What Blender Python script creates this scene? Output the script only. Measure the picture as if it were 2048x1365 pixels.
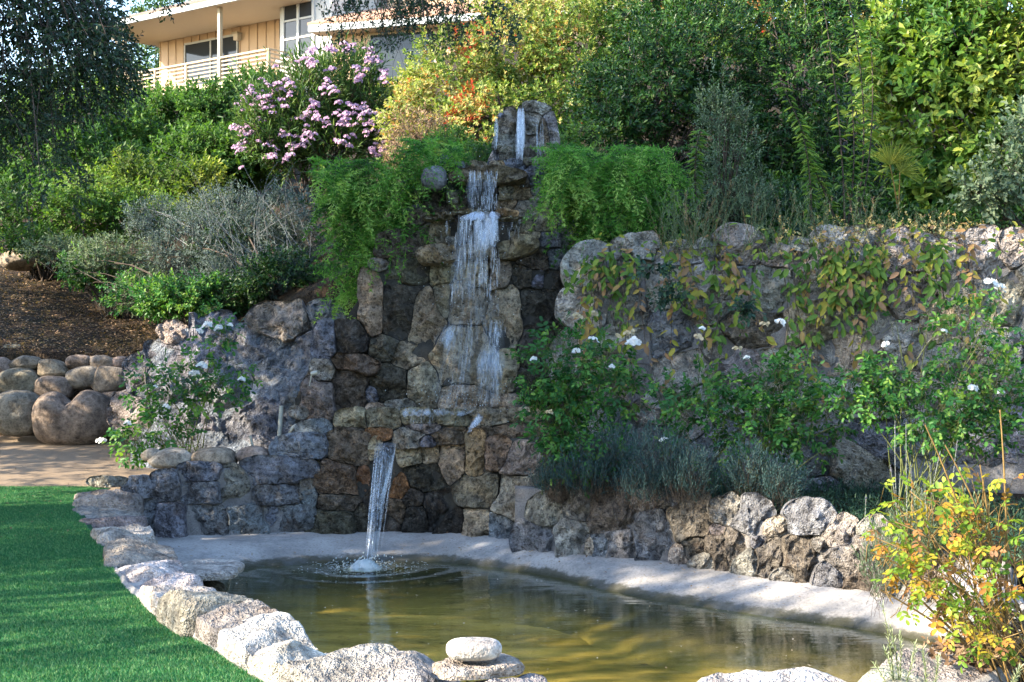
import bpy, bmesh, math, random
import numpy as np
from mathutils import Vector, Matrix
for o in list(bpy.data.objects): bpy.data.objects.remove(o)
SC = bpy.context.scene
COL = SC.collection
R = math.radians

# ---------------------------------------------------------------- camera
F, CX, CY, EYE = 2844.4, 1024.0, 682.5, 1.6        # focal length and centre in photo pixels, eye height in metres
cam_data = bpy.data.cameras.new('camera'); cam = bpy.data.objects.new('camera', cam_data); COL.objects.link(cam)
cam.location = (0, 0, EYE); cam.rotation_euler = (R(90), 0, 0)
cam_data.lens = 50; cam_data.sensor_width = 36; cam_data.clip_start = 0.1; cam_data.clip_end = 2000
SC.camera = cam
# ---------------------------------------------------------------- sky, sun, exposure
SUN = Vector((-0.86, -0.30, 0.46)).normalized()     # towards the sun: low, from the left, a little behind the viewer
world = bpy.data.worlds.new('World'); SC.world = world; world.use_nodes = True
wn = world.node_tree.nodes; wl = world.node_tree.links
sky = wn.new('ShaderNodeTexSky'); sky.sky_type = 'NISHITA'; sky.sun_disc = False
sky.sun_elevation = math.asin(SUN.z); sky.sun_rotation = math.atan2(SUN.x, SUN.y)
sky.air_density = 1.0; sky.dust_density = 0.6; sky.ozone_density = 1.2
wn['Background'].inputs['Strength'].default_value = 0.15
wl.new(sky.outputs[0], wn['Background'].inputs['Color'])
sun_data = bpy.data.lights.new('sun', 'SUN'); sun = bpy.data.objects.new('sun', sun_data); COL.objects.link(sun)
sun_data.energy = 3.4; sun_data.angle = R(0.6); sun_data.color = (1.0, 0.86, 0.66)
sun.rotation_euler = SUN.to_track_quat('Z', 'Y').to_euler()
SC.view_settings.view_transform = 'Standard'; SC.view_settings.look = 'None'
SC.view_settings.exposure = 2.5; SC.view_settings.gamma = 1.0; SC.view_settings.use_curve_mapping = False
SC.render.engine = 'CYCLES'
cy = SC.cycles
cy.max_bounces = 7; cy.diffuse_bounces = 1; cy.glossy_bounces = 3; cy.transmission_bounces = 4; cy.transparent_max_bounces = 40
cy.caustics_reflective = False; cy.caustics_refractive = False; cy.use_denoising = True
try: cy.denoiser = 'OPENIMAGEDENOISE'
except Exception: pass

# ---------------------------------------------------------------- helpers
rng = np.random.default_rng(11)
def P(px, py, D):                      # a point of the place from its bearing in the photograph and its distance
    return np.array([(px-CX)/F*D, D, EYE-(py-CY)/F*D])
def hash3(ix, iy, iz):
    h = (ix*374761393 + iy*668265263 + iz*2147483647*13 + 1013904223) & 0xffffffff
    h = ((h ^ (h >> 13))*1274126177) & 0xffffffff
    h = h ^ (h >> 16)
    return (h & 0xffff)/65535.0
def vnoise(p):
    p = np.asarray(p, float); i = np.floor(p).astype(np.int64); f = p-i; f = f*f*(3-2*f)
    x, y, z = i[..., 0], i[..., 1], i[..., 2]; fx, fy, fz = f[..., 0], f[..., 1], f[..., 2]
    def c(a, b, d): return hash3(x+a, y+b, z+d)
    l = lambda a, b, t: a+(b-a)*t
    return l(l(l(c(0,0,0), c(1,0,0), fx), l(c(0,1,0), c(1,1,0), fx), fy), l(l(c(0,0,1), c(1,0,1), fx), l(c(0,1,1), c(1,1,1), fx), fy), fz)
def fbm(p, o=4):
    p = np.asarray(p, float); s = 0; a = .5
    for k in range(o): s = s+a*vnoise(p*(2**k)+k*17.3); a *= .5
    return s/(1-.5**o)
def nrm(v): return v/np.maximum(np.linalg.norm(v, axis=-1, keepdims=True), 1e-9)

def mesh(name, V, faces, mat, smooth=True, tint=None):
    me = bpy.data.meshes.new(name)
    V = np.asarray(V, np.float32)
    if isinstance(faces, np.ndarray):
        n, k = faces.shape
        me.vertices.add(len(V)); me.vertices.foreach_set('co', V.ravel())
        me.loops.add(n*k); me.loops.foreach_set('vertex_index', faces.ravel().astype(np.int32))
        me.polygons.add(n); me.polygons.foreach_set('loop_start', np.arange(0, n*k, k, dtype=np.int32))
        me.update(calc_edges=True)
    else:
        me.from_pydata(V.tolist(), [], faces)
    if smooth: me.polygons.foreach_set('use_smooth', np.ones(len(me.polygons), dtype=bool))
    if tint is not None:
        a = me.attributes.new('tint', 'FLOAT', 'FACE'); a.data.foreach_set('value', np.asarray(tint, np.float32))
    if mat: me.materials.append(mat)
    me.update()
    return me
def link(name, me, parent=None, loc=None, color=None, kind=None, label=None):
    o = bpy.data.objects.new(name, me); COL.objects.link(o)
    if parent is not None: o.parent = parent
    if loc is not None: o.location = [float(v) for v in loc]
    if color is not None: o.color = color
    if kind: o['kind'] = kind
    if label: o['label'] = label
    return o
def wparent(o):                        # world position of a parent empty (parents are never rotated here)
    v = np.zeros(3)
    while o is not None: v += np.array(o.location); o = o.parent
    return v
def obj(name, V, faces, mat, parent=None, smooth=True, tint=None, color=None, kind=None, label=None, centre=True):
    V = np.asarray(V, float)
    c = (V.min(0)+V.max(0))/2 if centre else np.zeros(3)
    me = mesh(name, V-c, faces, mat, smooth, tint)
    return link(name, me, parent, c-wparent(parent), color, kind, label)
def thing(name, label, cat, loc=(0, 0, 0), group=None):
    o = bpy.data.objects.new(name, None); COL.objects.link(o); o.location = [float(v) for v in loc]; o.empty_display_size = .1
    o['label'] = label; o['category'] = cat
    if group: o['group'] = group
    return o
def tag(o, label, cat, group=None):
    o['label'] = label; o['category'] = cat
    if group: o['group'] = group
    return o
def struct(o): o['kind'] = 'structure'; return o

def tubes(paths, k=5):                 # paths: list of (points (n,3), radii (n)) -> joined vertices, quads
    VV, FF, off = [], [], 0
    for pts, rad in paths:
        pts = np.asarray(pts, float); n = len(pts); rad = np.broadcast_to(np.asarray(rad, float), (n,))
        t = nrm(np.gradient(pts, axis=0))
        ref = np.where(np.abs(t[:, 2:3]) > .9, np.array([[1., 0, 0]]), np.array([[0, 0, 1.]]))
        a = nrm(np.cross(t, ref)); b = np.cross(t, a)
        th = np.arange(k)/k*2*np.pi
        ring = pts[:, None]+rad[:, None, None]*(np.cos(th)[None, :, None]*a[:, None]+np.sin(th)[None, :, None]*b[:, None])
        VV.append(ring.reshape(-1, 3))
        i = np.arange(n-1)[:, None]*k; j = np.arange(k)[None]; j2 = (j+1) % k
        q = np.stack([i+j, i+j2, i+k+j2, i+k+j], -1).reshape(-1, 4)+off
        FF.append(q); off += n*k
    return np.concatenate(VV), np.concatenate(FF)
def bez(p0, p1, p2, n=8):
    t = np.linspace(0, 1, n)[:, None]; p0, p1, p2 = map(np.asarray, (p0, p1, p2))
    return (1-t)**2*p0+2*t*(1-t)*p1+t*t*p2

# ---------------------------------------------------------------- materials
class NT:
    def __init__(s, name):
        s.m = bpy.data.materials.new(name); s.m.use_nodes = True; s.t = s.m.node_tree; s.n = s.t.nodes; s.b = s.n['Principled BSDF']; s.out = s.n['Material Output']
    def new(s, t, **kw):
        n = s.n.new(t)
        for k, v in kw.items():
            if k.startswith('i_'):
                key = k[2:]; key = int(key) if key.isdigit() else key.replace('_', ' ')
                s.set(n.inputs[key], v)
            else: setattr(n, k, v)
        return n
    def set(s, sock, v):
        if isinstance(v, bpy.types.NodeSocket): s.t.links.new(v, sock)
        elif isinstance(v, bpy.types.Node): s.t.links.new(v.outputs[0], sock)
        elif isinstance(v, tuple) and len(v) == 3 and sock.type == 'RGBA': sock.default_value = (*v, 1)
        else: sock.default_value = v
    def pos(s):
        if not hasattr(s, '_p'): s._p = s.new('ShaderNodeNewGeometry').outputs['Position']
        return s._p
    def scale(s, v, sc): return s.new('ShaderNodeVectorMath', operation='MULTIPLY', i_0=v, i_1=sc).outputs[0]
    def noise(s, sc, det=4, rough=.6, vec=None, dist=0): return s.new('ShaderNodeTexNoise', i_Scale=sc, i_Detail=det, i_Roughness=rough, i_Vector=vec if vec is not None else s.pos(), i_Distortion=dist).outputs[0]
    def voro(s, sc, vec=None, feature='F1'): return s.new('ShaderNodeTexVoronoi', i_Scale=sc, feature=feature, i_Vector=vec if vec is not None else s.pos()).outputs[0]
    def ramp(s, fac, stops, interp='LINEAR'):
        n = s.new('ShaderNodeValToRGB', i_Fac=fac); e = n.color_ramp; e.interpolation = interp
        while len(e.elements) < len(stops): e.elements.new(.5)
        for el, (p, c) in zip(e.elements, stops):
            el.position = p; el.color = (c, c, c, 1) if isinstance(c, (int, float)) else (*c, 1)
        return n.outputs[0]
    def mix(s, f, a, b, mode='MIX'):
        n = s.new('ShaderNodeMix', data_type='RGBA', blend_type=mode); s.set(n.inputs[0], f); s.set(n.inputs[6], a); s.set(n.inputs[7], b); return n.outputs[2]
    def math(s, op, a, b=0.0, clamp=False):
        n = s.new('ShaderNodeMath', operation=op, use_clamp=clamp); s.set(n.inputs[0], a); s.set(n.inputs[1], b); return n.outputs[0]
    def bump(s, h, strength=.5, dist=.02, normal=None):
        n = s.new('ShaderNodeBump', i_Height=h, i_Strength=strength, i_Distance=dist)
        if normal is not None: s.set(n.inputs['Normal'], normal)
        return n.outputs[0]
    def go(s, color=None, rough=None, normal=None, spec=None):
        if color is not None: s.set(s.b.inputs['Base Color'], color)
        if rough is not None: s.set(s.b.inputs['Roughness'], rough)
        if normal is not None: s.set(s.b.inputs['Normal'], normal)
        if spec is not None: s.set(s.b.inputs['Specular IOR Level'], spec)
        return s.m

def stone_material(name, pit=1.0, patch=(.42, .62), lichen=.25, bump=1.0, scale=1.0, speck=.8, dark=.75, dist=.12):
    s = NT(name); oi = s.new('ShaderNodeObjectInfo'); base = oi.outputs['Color']
    big = s.noise(2.3*scale, 3, .6); mid = s.noise(9*scale, 5, .7); fine = s.noise(60*scale, 2, .7)
    sp = s.noise(24*scale, 3, .75)
    c = s.mix(s.ramp(mid, [(.34, 0.), (.64, 1.)]), s.mix(1.0, base, (.46, .44, .43), 'MULTIPLY'), s.mix(1.0, base, (1.5, 1.46, 1.4), 'MULTIPLY'))
    c = s.mix(s.ramp(sp, [(.36, speck), (.5, 0.)]), c, s.mix(1.0, c, (.22, .21, .21), 'MULTIPLY'))
    c = s.mix(s.ramp(big, [(patch[0], dark), (patch[1], 0.)]), c, s.mix(1.0, c, (.5, .48, .47), 'MULTIPLY'))
    c = s.mix(s.ramp(fine, [(.32, .4), (.48, 0.)]), c, (.018, .017, .016))
    c = s.mix(s.ramp(sp, [(.56, 0.), (.70, lichen)]), c, (.44, .42, .38))
    c = s.mix(s.ramp(s.noise(3.7*scale, 3, .6), [(.60, 0.), (.78, .55)]), c, s.mix(.5, c, (.30, .17, .08)))
    pits = s.ramp(s.voro(34*scale), [(.0, 0.), (.28, 1.)])
    h = s.math('ADD', s.math('ADD', s.math('MULTIPLY', mid, 1.0), s.math('MULTIPLY', fine, .35)), s.math('ADD', s.math('MULTIPLY', pits, .12*pit), s.math('MULTIPLY', sp, .8)))
    rough = s.math('SUBTRACT', .92, s.math('MULTIPLY', s.math('SUBTRACT', 1.0, oi.outputs['Alpha']), .6))
    return s.go(c, rough, s.bump(h, bump, dist), .2)
M = {}
M['stone'] = stone_material('rough volcanic stone')
M['smooth_stone'] = stone_material('river boulder', pit=.2, patch=(.35, .6), lichen=.12, bump=.4, scale=.8, speck=.5, dark=.4, dist=.05)
M['outcrop'] = stone_material('carved grey rock', pit=.5, lichen=.35, bump=1.0, scale=.7, speck=.55, dark=.5, dist=.16)
M['coping'] = stone_material('pale coping stone', pit=.6, lichen=.4, bump=1.0, scale=.8, speck=.3, dark=.4, dist=.09)

def mortar_material(name, a, b, bump=.5):
    s = NT(name); n1 = s.noise(5, 6, .65); n2 = s.noise(70, 4, .7)
    c = s.mix(s.ramp(n1, [(.3, 0.), (.7, 1.)]), a, b); c = s.mix(s.ramp(n2, [(.35, .55), (.52, 0.)]), c, tuple(v*.35 for v in a))
    return s.go(c, .95, s.bump(s.math('ADD', n1, s.math('MULTIPLY', n2, .5)), bump, .03), .2)
M['mortar'] = mortar_material('grey mortar', (.17, .17, .17), (.30, .29, .28))
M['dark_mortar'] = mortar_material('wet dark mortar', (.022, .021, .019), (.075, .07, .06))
M['pale_mortar'] = mortar_material('pale cement', (.30, .28, .26), (.46, .43, .40))

s = NT('cement pond bank'); z = s.new('ShaderNodeSeparateXYZ', i_0=s.pos()).outputs[2]
n1 = s.noise(1.6, 6, .6); n2 = s.noise(45, 5, .75); n3 = s.noise(9, 6, .7)
c = s.mix(s.ramp(n1, [(.35, 0.), (.65, 1.)]), (.32, .30, .28), (.46, .44, .42))
c = s.mix(s.ramp(n2, [(.36, .5), (.5, 0.)]), c, (.12, .11, .10))
edge = s.math('ADD', z, s.math('MULTIPLY', s.math('SUBTRACT', n3, .5), .09))
c = s.mix(s.ramp(s.math('MULTIPLY', s.math('ADD', edge, .50), 5.), [(.30, 1.), (.44, .88), (.54, .25), (.95, .0)]), c, (.045, .045, .028))
c = s.mix(s.ramp(s.noise(2.2, 5, .7), [(.50, 0.), (.68, .6)]), c, (.12, .13, .14))
c = s.mix(s.ramp(s.math('MULTIPLY', s.math('ADD', s.math('ADD', z, s.math('MULTIPLY', n1, .22)), .62), 5.), [(.35, 1.), (.75, 0.)]), c, s.mix(s.ramp(n1, [(.38, 0.), (.62, 1.)]), (.16, .13, .045), (.46, .33, .12)))
M['bank'] = s.go(c, .93, s.bump(s.math('ADD', s.math('MULTIPLY', n1, 1.5), s.math('ADD', n3, n2)), .55, .03), .25)

s = NT('pond floor silt'); n1 = s.noise(1.1, 5, .6, vec=s.scale(s.pos(), (.6, 1.6, 1))); n2 = s.noise(7, 6, .7)
c = s.mix(s.ramp(n1, [(.38, 0.), (.62, 1.)]), (.17, .135, .05), (.60, .41, .155))
c = s.mix(s.ramp(n2, [(.30, .8), (.42, 0.)]), c, (.025, .024, .012))
M['silt'] = s.go(c, 1.0, None, .1)

s = NT('soil and mulch'); n1 = s.noise(2.2, 5, .6); n2 = s.noise(38, 5, .75); n3 = s.voro(42)
c = s.mix(s.ramp(n2, [(.33, 0.), (.66, 1.)]), (.016, .012, .009), (.085, .058, .04)); c = s.mix(s.ramp(n1, [(.4, .5), (.6, 0.)]), c, (.02, .022, .010))
M['soil'] = s.go(c, .97, s.bump(s.math('ADD', n2, n3), .9, .04), .15)
s = NT('decomposed granite path'); n1 = s.noise(1.5, 5, .6); n2 = s.noise(130, 4, .8)
c = s.mix(n1, (.22, .165, .115), (.34, .265, .19)); c = s.mix(s.ramp(n2, [(.36, .7), (.5, 0.)]), c, (.13, .10, .075))
M['path'] = s.go(c, .97, s.bump(n2, .8, .012), .15)
s = NT('artificial turf base'); n1 = s.noise(2.0, 4, .6); n2 = s.noise(160, 3, .8)
c = s.mix(s.ramp(n2, [(.3, 0.), (.7, 1.)]), (.007, .06, .026), (.028, .14, .055)); c = s.mix(s.ramp(n1, [(.4, .35), (.6, 0.)]), c, (.008, .07, .03))
M['turf'] = s.go(c, .9, s.bump(n2, 1., .02), .2)

def leaf_material(name, stops, trans=.35, rough=.5, spec=.2, tcol=(1.15, 1.25, .55), boost=1.25):
    s = NT(name); a = s.new('ShaderNodeAttribute', attribute_name='tint')
    c = s.ramp(a.outputs['Fac'], [(p, tuple(min(.9, v*boost) for v in k)) for p, k in stops])
    c = s.mix(s.ramp(s.noise(1.3, 3, .6), [(.3, .45), (.7, 0.)]), c, s.mix(1.0, c, (.55, .62, .6), 'MULTIPLY'))
    s.go(c, rough, None, min(spec, .22))
    tr = s.new('ShaderNodeBsdfTranslucent', i_Color=s.mix(1.0, c, tcol, 'MULTIPLY'))
    mx = s.new('ShaderNodeMixShader', i_0=trans, i_1=s.b.outputs[0], i_2=tr.outputs[0])
    s.t.links.new(mx.outputs[0], s.out.inputs[0]); return s.m
def greens(*cs): return [(i/(len(cs)-1), c) for i, c in enumerate(cs)]
def plain(name, c, rough=.6, var=.25, sc=8, spec=.4, bump=0., metallic=0.):
    s = NT(name); n = s.noise(sc, 5, .65); col = s.mix(s.ramp(n, [(.3, 0.), (.7, 1.)]), tuple(v*(1-var) for v in c), tuple(min(1, v*(1+var)) for v in c))
    s.b.inputs['Metallic'].default_value = metallic
    return s.go(col, rough, s.bump(n, bump, .01) if bump else None, spec)
M['bark'] = plain('grey brown bark', (.10, .085, .07), .95, .5, 25, .2, .8)
M['green_stem'] = plain('green cane', (.10, .12, .035), .6, .4, 30)
M['tan_stem'] = plain('tan cane', (.20, .13, .045), .6, .4, 30)
M['grey_twig'] = plain('silvery twig', (.20, .21, .21), .85, .4, 40)
M['brown_twig'] = plain('dark twig', (.07, .052, .04), .9, .4, 30)
# ================================================================ THE SETTING
WATER = -0.45
# inner edge of the pond coping (photo bearing, height) from the far left corner towards the viewer
inner_px = [(282,962,.22),(248,994,.15),(267,1029,.10),(280,1050,.09),(312,1082,.10),(342,1129,.12),(377,1148,.14),(420,1175,.16),(471,1194,.18),(544,1221,.19),(628,1260,.20),(706,1285,.205),(807,1306,.21),(850,1313,.21)]
inner = []
for px, py, z in inner_px:
    D = (EYE-z)*F/(py-CY); inner.append(((px-CX)/F*D, D, z))
inner += [(-.08,6.08,.21),(.25,5.9,.205),(.6,5.8,.19),(1.0,5.95,.18),(1.45,6.18,.175),(1.95,6.75,.14),(2.35,7.5,.1),(2.7,8.5,.08),(2.95,9.5,.05),(3.2,10.4,.05)]
inner = np.array(inner)
def smooth_path(p, n):
    d = np.r_[0, np.cumsum(np.linalg.norm(np.diff(p[:, :2], axis=0), axis=1))]
    q = np.stack([np.interp(np.linspace(0, d[-1], n), d, p[:, k]) for k in range(3)], 1)
    for _ in range(6): q[1:-1] = .25*q[:-2]+.5*q[1:-1]+.25*q[2:]
    return q
inner = smooth_path(inner, 240)
# top line of the cement bank (foot of the stone walls)
bank_px = [(250,1100),(315,1082),(420,1075),(520,1070),(640,1063),(760,1062),(870,1063),(980,1080),(1050,1090),(1130,1105),(1230,1113),(1310,1118),(1420,1135),(1500,1150),(1580,1165),(1690,1175),(1800,1198),(1900,1225),(2000,1260)]
BZ = -0.28
bank = np.array([((px-CX)/F*((EYE-BZ)*F/(py-CY)), (EYE-BZ)*F/(py-CY), BZ) for px, py in bank_px])
shore_px = [(300,1165),(430,1150),(520,1135),(640,1128),(750,1126),(900,1126),(1000,1136),(1110,1155),(1200,1178),(1300,1200),(1400,1213),(1500,1228),(1600,1243),(1700,1256),(1780,1269),(1850,1284),(1930,1300),(2020,1320)]
shore = np.array([((px-CX)/F*((EYE-WATER)*F/(py-CY)), (EYE-WATER)*F/(py-CY), WATER) for px, py in shore_px])
pond_poly = np.concatenate([inner[:, :2], bank[::-1, :2]])
def inside(poly, x, y):
    c = np.zeros(np.shape(x), bool); n = len(poly); j = n-1
    for i in range(n):
        xi, yi = poly[i]; xj, yj = poly[j]
        c ^= ((yi > y) != (yj > y)) & (x < (xj-xi)*(y-yi)/(yj-yi+1e-12)+xi); j = i
    return c
def sstep(a, b, x): t = np.clip((x-a)/(b-a), 0, 1); return t*t*(3-2*t)
def lawn_z(x, y): return .10*sstep(8, 14.5, y)
SX = [-14,-7,-5,-4.2,-2.9,-1.9,-1.2,.6,.8,4.7,8,14]
def step_y(x): return np.interp(x, SX, [18.2,17.6,17.5,17.1,16.1,15.4,15.35,15.35,14.35,13.25,12.3,11])
def top_z(x): return np.interp(x, SX, [1.5,1.38,1.35,1.4,1.8,2.2,2.7,2.7,2.38,2.38,2.4,2.4])
def ground_z(x, y):
    x = np.asarray(x, float); y = np.asarray(y, float)
    ys = step_y(x)
    low = np.where(x < -1.5, np.where(y < 14.6, lawn_z(x, y)-.03, .10+.11*(y-14.6)), .1+.06*np.clip(y-11, 0, 4))
    d = y-ys
    hill = top_z(x)+np.where(d < 25, .30*d, 7.5+.05*(d-25))
    hill = hill+.25*(fbm(np.stack([x*.25, y*.25, x*0], -1), 3)-.5)*sstep(0, 4, d)
    hill = np.where(y > 75, hill-(y-75)*.02, hill)
    t = sstep(-.05, .3, d)
    z = low*(1-t)+hill*t
    return z
gx = np.unique(np.concatenate([np.linspace(-400, -30, 14), np.arange(-30, -7, 1.), np.arange(-7, 7, .14), np.arange(7, 30, 1.), np.linspace(30, 400, 14)]))
gy = np.unique(np.concatenate([np.linspace(-200, -10, 8), np.arange(-10, 3, 1.), np.arange(3, 19.5, .14), np.arange(19.5, 40, .6), np.arange(40, 90, 2.), np.linspace(90, 600, 12)]))
XX, YY = np.meshgrid(gx, gy)
ZZ = ground_z(XX, YY)
pin = np.zeros(XX.shape, bool)
for ox, oy in [(0, 0)]+[(.32*math.cos(a), .32*math.sin(a)) for a in np.arange(8)*math.pi/4]: pin |= inside(pond_poly, XX+ox, YY+oy)
ZZ = np.where(pin, -1.25, ZZ)
ZZ = np.where((YY < 9.6) & (XX > -1.5), np.minimum(ZZ, -.02), ZZ)
ZZ = ZZ+np.where((YY > 17) & (XX < 2), .05*(fbm(np.stack([XX*2, YY*2, XX*0], -1), 3)-.5), 0)
nx, ny = len(gx), len(gy)
idx = np.arange(nx*ny).reshape(ny, nx)
quads = np.stack([idx[:-1, :-1], idx[:-1, 1:], idx[1:, 1:], idx[1:, :-1]], -1).reshape(-1, 4)
struct(obj('terrain', np.stack([XX, YY, ZZ], -1).reshape(-1, 3), quads, M['soil'], centre=False))

# sandy path between the lawn and the boulders
def sheet(name, xs, ys, zf, mat, keep=None):
    X, Y = np.meshgrid(xs, ys); Z = zf(X, Y); i = np.arange(X.size).reshape(X.shape)
    q = np.stack([i[:-1, :-1], i[:-1, 1:], i[1:, 1:], i[1:, :-1]], -1).reshape(-1, 4)
    if keep is not None:
        cx, cyy = (X[:-1, :-1]+X[1:, 1:])/2, (Y[:-1, :-1]+Y[1:, 1:])/2; q = q[keep(cx, cyy).ravel()]
    return struct(obj(name, np.stack([X, Y, Z], -1).reshape(-1, 3), q, mat, centre=False))
sheet('path', np.arange(-9, -2.2, .1), np.arange(14.3, 17.6, .1), lambda x, y: ground_z(x, np.minimum(y, step_y(x)-.1))+.022+.02*(fbm(np.stack([x*3, y*3, x*0], -1), 3)-.5), M['path'], keep=lambda x, y: y < step_y(x))

# lawn: every point left of the coping
OUT_W = .40
tn = nrm(np.gradient(inner[:, :2], axis=0)); side = np.stack([tn[:, 1], -tn[:, 0]], 1)      # to the outside of the pond
if side[60, 0] > 0: side = -side
width = np.interp(np.linspace(0, 1, 240), [0, .15, .3, .42, .6, 1], [.50, .42, .34, .29, .30, .40])
outer = np.concatenate([inner[:, :2]+side*width[:, None], inner[:, 2:3]-.01], 1)
def lawn_edge_x(y):                    # x of the outer wall face at depth y
    o = outer[outer[:, 0] < 1.2]; k = np.argsort(o[:, 1]); return np.interp(y, o[k, 1], o[k, 0])
ly = np.arange(2.0, 14.62, .12); lt = np.linspace(0, 1, 60)
LX = np.array([[-9+(lawn_edge_x(y)+.06+9)*t for t in lt] for y in ly]); LY = np.repeat(ly[:, None], 60, 1)
LZ = lawn_z(LX, LY)+.0
i = np.arange(LX.size).reshape(LX.shape); q = np.stack([i[:-1, :-1], i[:-1, 1:], i[1:, 1:], i[1:, :-1]], -1).reshape(-1, 4)
lawn = struct(obj('lawn', np.stack([LX, LY, LZ], -1).reshape(-1, 3), q, M['turf'], centre=False))
# turf blades
NB = 230000
y = 6.2+8.4*rng.random(NB)**1.25; xl = -(1024+60)/F*y; xr = lawn_edge_x(y)+.01
keep = xr > xl; y = y[keep]; xl = xl[keep]; xr = xr[keep]; x = xl+(xr-xl)*rng.random(len(y))
n = len(y); b = np.stack([x, y, lawn_z(x, y)], 1); hgt = .013+.012*rng.random(n); ang = rng.random(n)*6.283; wd = .0022+.0018*(y/14)
lean = np.stack([rng.normal(0, .012, n)-.004, rng.normal(0, .012, n), hgt], 1); off = np.stack([np.cos(ang)*wd, np.sin(ang)*wd, 0*wd], 1)
V = np.stack([b-off, b+off, b+lean], 1).reshape(-1, 3)
M['blade'] = leaf_material('turf blade', greens((.008,.07,.03),(.016,.12,.045),(.045,.19,.07),(.20,.32,.14)), .3, .5)
link('turf_blades', mesh('turf_blades', V, np.arange(n*3).reshape(-1, 3), M['blade'], False, rng.random(n)), lawn, None, None, 'stuff')

# pond: floor, cement bank, water
bxs = np.arange(-4.2, 3.6, .12); bys = np.arange(5.6, 14.4, .12)
sheet('pond_floor', bxs, bys, lambda x, y: -.66-.08*fbm(np.stack([x*.7, y*.7, x*0], -1), 3)+.03*fbm(np.stack([x*5, y*5, x*0], -1), 2), M['silt'], keep=lambda x, y: inside(pond_poly, x, y))
def resample(p, n):
    d = np.r_[0, np.cumsum(np.linalg.norm(np.diff(p, axis=0), axis=1))]
    return np.stack([np.interp(np.linspace(0, d[-1], n), d, p[:, k]) for k in range(3)], 1)
nb = 260
# bank rows: under the wall, wall foot, shoulder, waterline, under water
bt = resample(bank, nb); bs = np.stack([np.interp(np.linspace(0, 1, nb), np.linspace(0, 1, nb), resample(shore, nb)[:, k]) for k in range(3)], 1)
# pair shore points by bearing so that rows do not shear
ang_b = bt[:, 0]/bt[:, 1]; ang_s = shore[:, 0]/shore[:, 1]
ys_ = np.interp(ang_b, ang_s, shore[:, 1]); bs = np.stack([ang_b*ys_, ys_, np.full(nb, WATER)], 1)
back = bt+np.array([0, .45, .02])*1.0
rows = [back]
for t in np.linspace(0, 1, 9):
    r = bt*(1-t)+bs*t; zc = BZ+(WATER-BZ)*(t**1.5); r[:, 2] = zc+.012*math.sin(t*math.pi); rows.append(r)
dirn = nrm(bs-bt); 
for dd, zz in ((.12, -.52), (.5, -.60), (1.1, -.68), (1.6, -.78)): 
    r = bs+dirn*dd; r[:, 2] = zz; rows.append(r)
BV = np.array(rows); BV[1:, :, 2] += .035*(fbm(BV[1:]*np.array([2.2, 2.2, 2.2]), 4)-.5)
k = np.arange(BV.shape[0]*nb).reshape(BV.shape[0], nb); q = np.stack([k[:-1, :-1], k[:-1, 1:], k[1:, 1:], k[1:, :-1]], -1).reshape(-1, 4)
struct(obj('pond_bank', BV.reshape(-1, 3), q, M['bank'], centre=False))
# inner face of the coping wall, down to the pond floor
iv = np.stack([inner+np.append(side[0]*0, [-.14]), inner*np.array([1, 1, 0])+np.array([0, 0, -.3]), inner*np.array([1, 1, 0])+np.array([0, 0, -1.])]); iv[0] += np.concatenate([side*.06, np.zeros((240, 1))], 1)
iv[:, :, :2] += .03*(np.stack([fbm(iv*2.5, 3), fbm(iv*2.5+9, 3)], -1)-.5)
k = np.arange(3*240).reshape(3, 240); q = np.stack([k[:-1, :-1], k[:-1, 1:], k[1:, 1:], k[1:, :-1]], -1).reshape(-1, 4)
struct(obj('pond_wall_lining', iv.reshape(-1, 3), q, M['bank'], centre=False))

HIT = P(730, 1136, (EYE-WATER)*F/(1136-CY))          # where the spout meets the pond
s = NT('pond water'); p = s.pos()
dv = s.new('ShaderNodeVectorMath', operation='DISTANCE', i_0=p, i_1=tuple(HIT)).outputs['Value']
nz = s.noise(1.6, 3, .5); ringsn = s.math('SINE', s.math('MULTIPLY', s.math('ADD', dv, s.math('MULTIPLY', nz, .35)), 21.))
amp = s.math('DIVIDE', 1.0, s.math('ADD', .5, s.math('MULTIPLY', dv, .8)))
w2 = s.noise(3.2, 4, .55, vec=s.scale(p, (.8, 2.2, 1)))
h = s.math('ADD', s.math('MULTIPLY', s.math('MULTIPLY', ringsn, amp), .07), s.math('MULTIPLY', w2, .50))
bmp = s.bump(h, .28, .035)
gl = s.new('ShaderNodeBsdfGlossy', i_Color=(.92, .97, 1), i_Roughness=.02, i_Normal=bmp)
tr = s.new('ShaderNodeBsdfTransparent', i_Color=(.80, .82, .58))
inc = s.new('ShaderNodeNewGeometry').outputs['Incoming']
cosv = s.math('ABSOLUTE', s.new('ShaderNodeVectorMath', operation='DOT_PRODUCT', i_0=bmp, i_1=inc).outputs['Value'])
fr = s.math('ADD', .02, s.math('MULTIPLY', s.math('POWER', s.math('SUBTRACT', 1.0, cosv, True), 5.0), .98), True)
mx = s.new('ShaderNodeMixShader', i_0=s.math('MULTIPLY', fr, .95), i_1=tr.outputs[0], i_2=gl.outputs[0]); s.t.links.new(mx.outputs[0], s.out.inputs[0]); M['water'] = s.m
def water_z(x, y):
    d = np.hypot(x-HIT[0], y-HIT[1]); return WATER+.006*np.sin(d*19+2.2*fbm(np.stack([x*1.3, y*1.3, x*0], -1), 2)*3)*np.exp(-d*.7)/(1+.3*d)
sheet('pond_water', np.arange(-4.1, 3.5, .05), np.arange(5.7, 14.3, .05), water_z, M['water'], keep=lambda x, y: inside(pond_poly, x, y))
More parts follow.
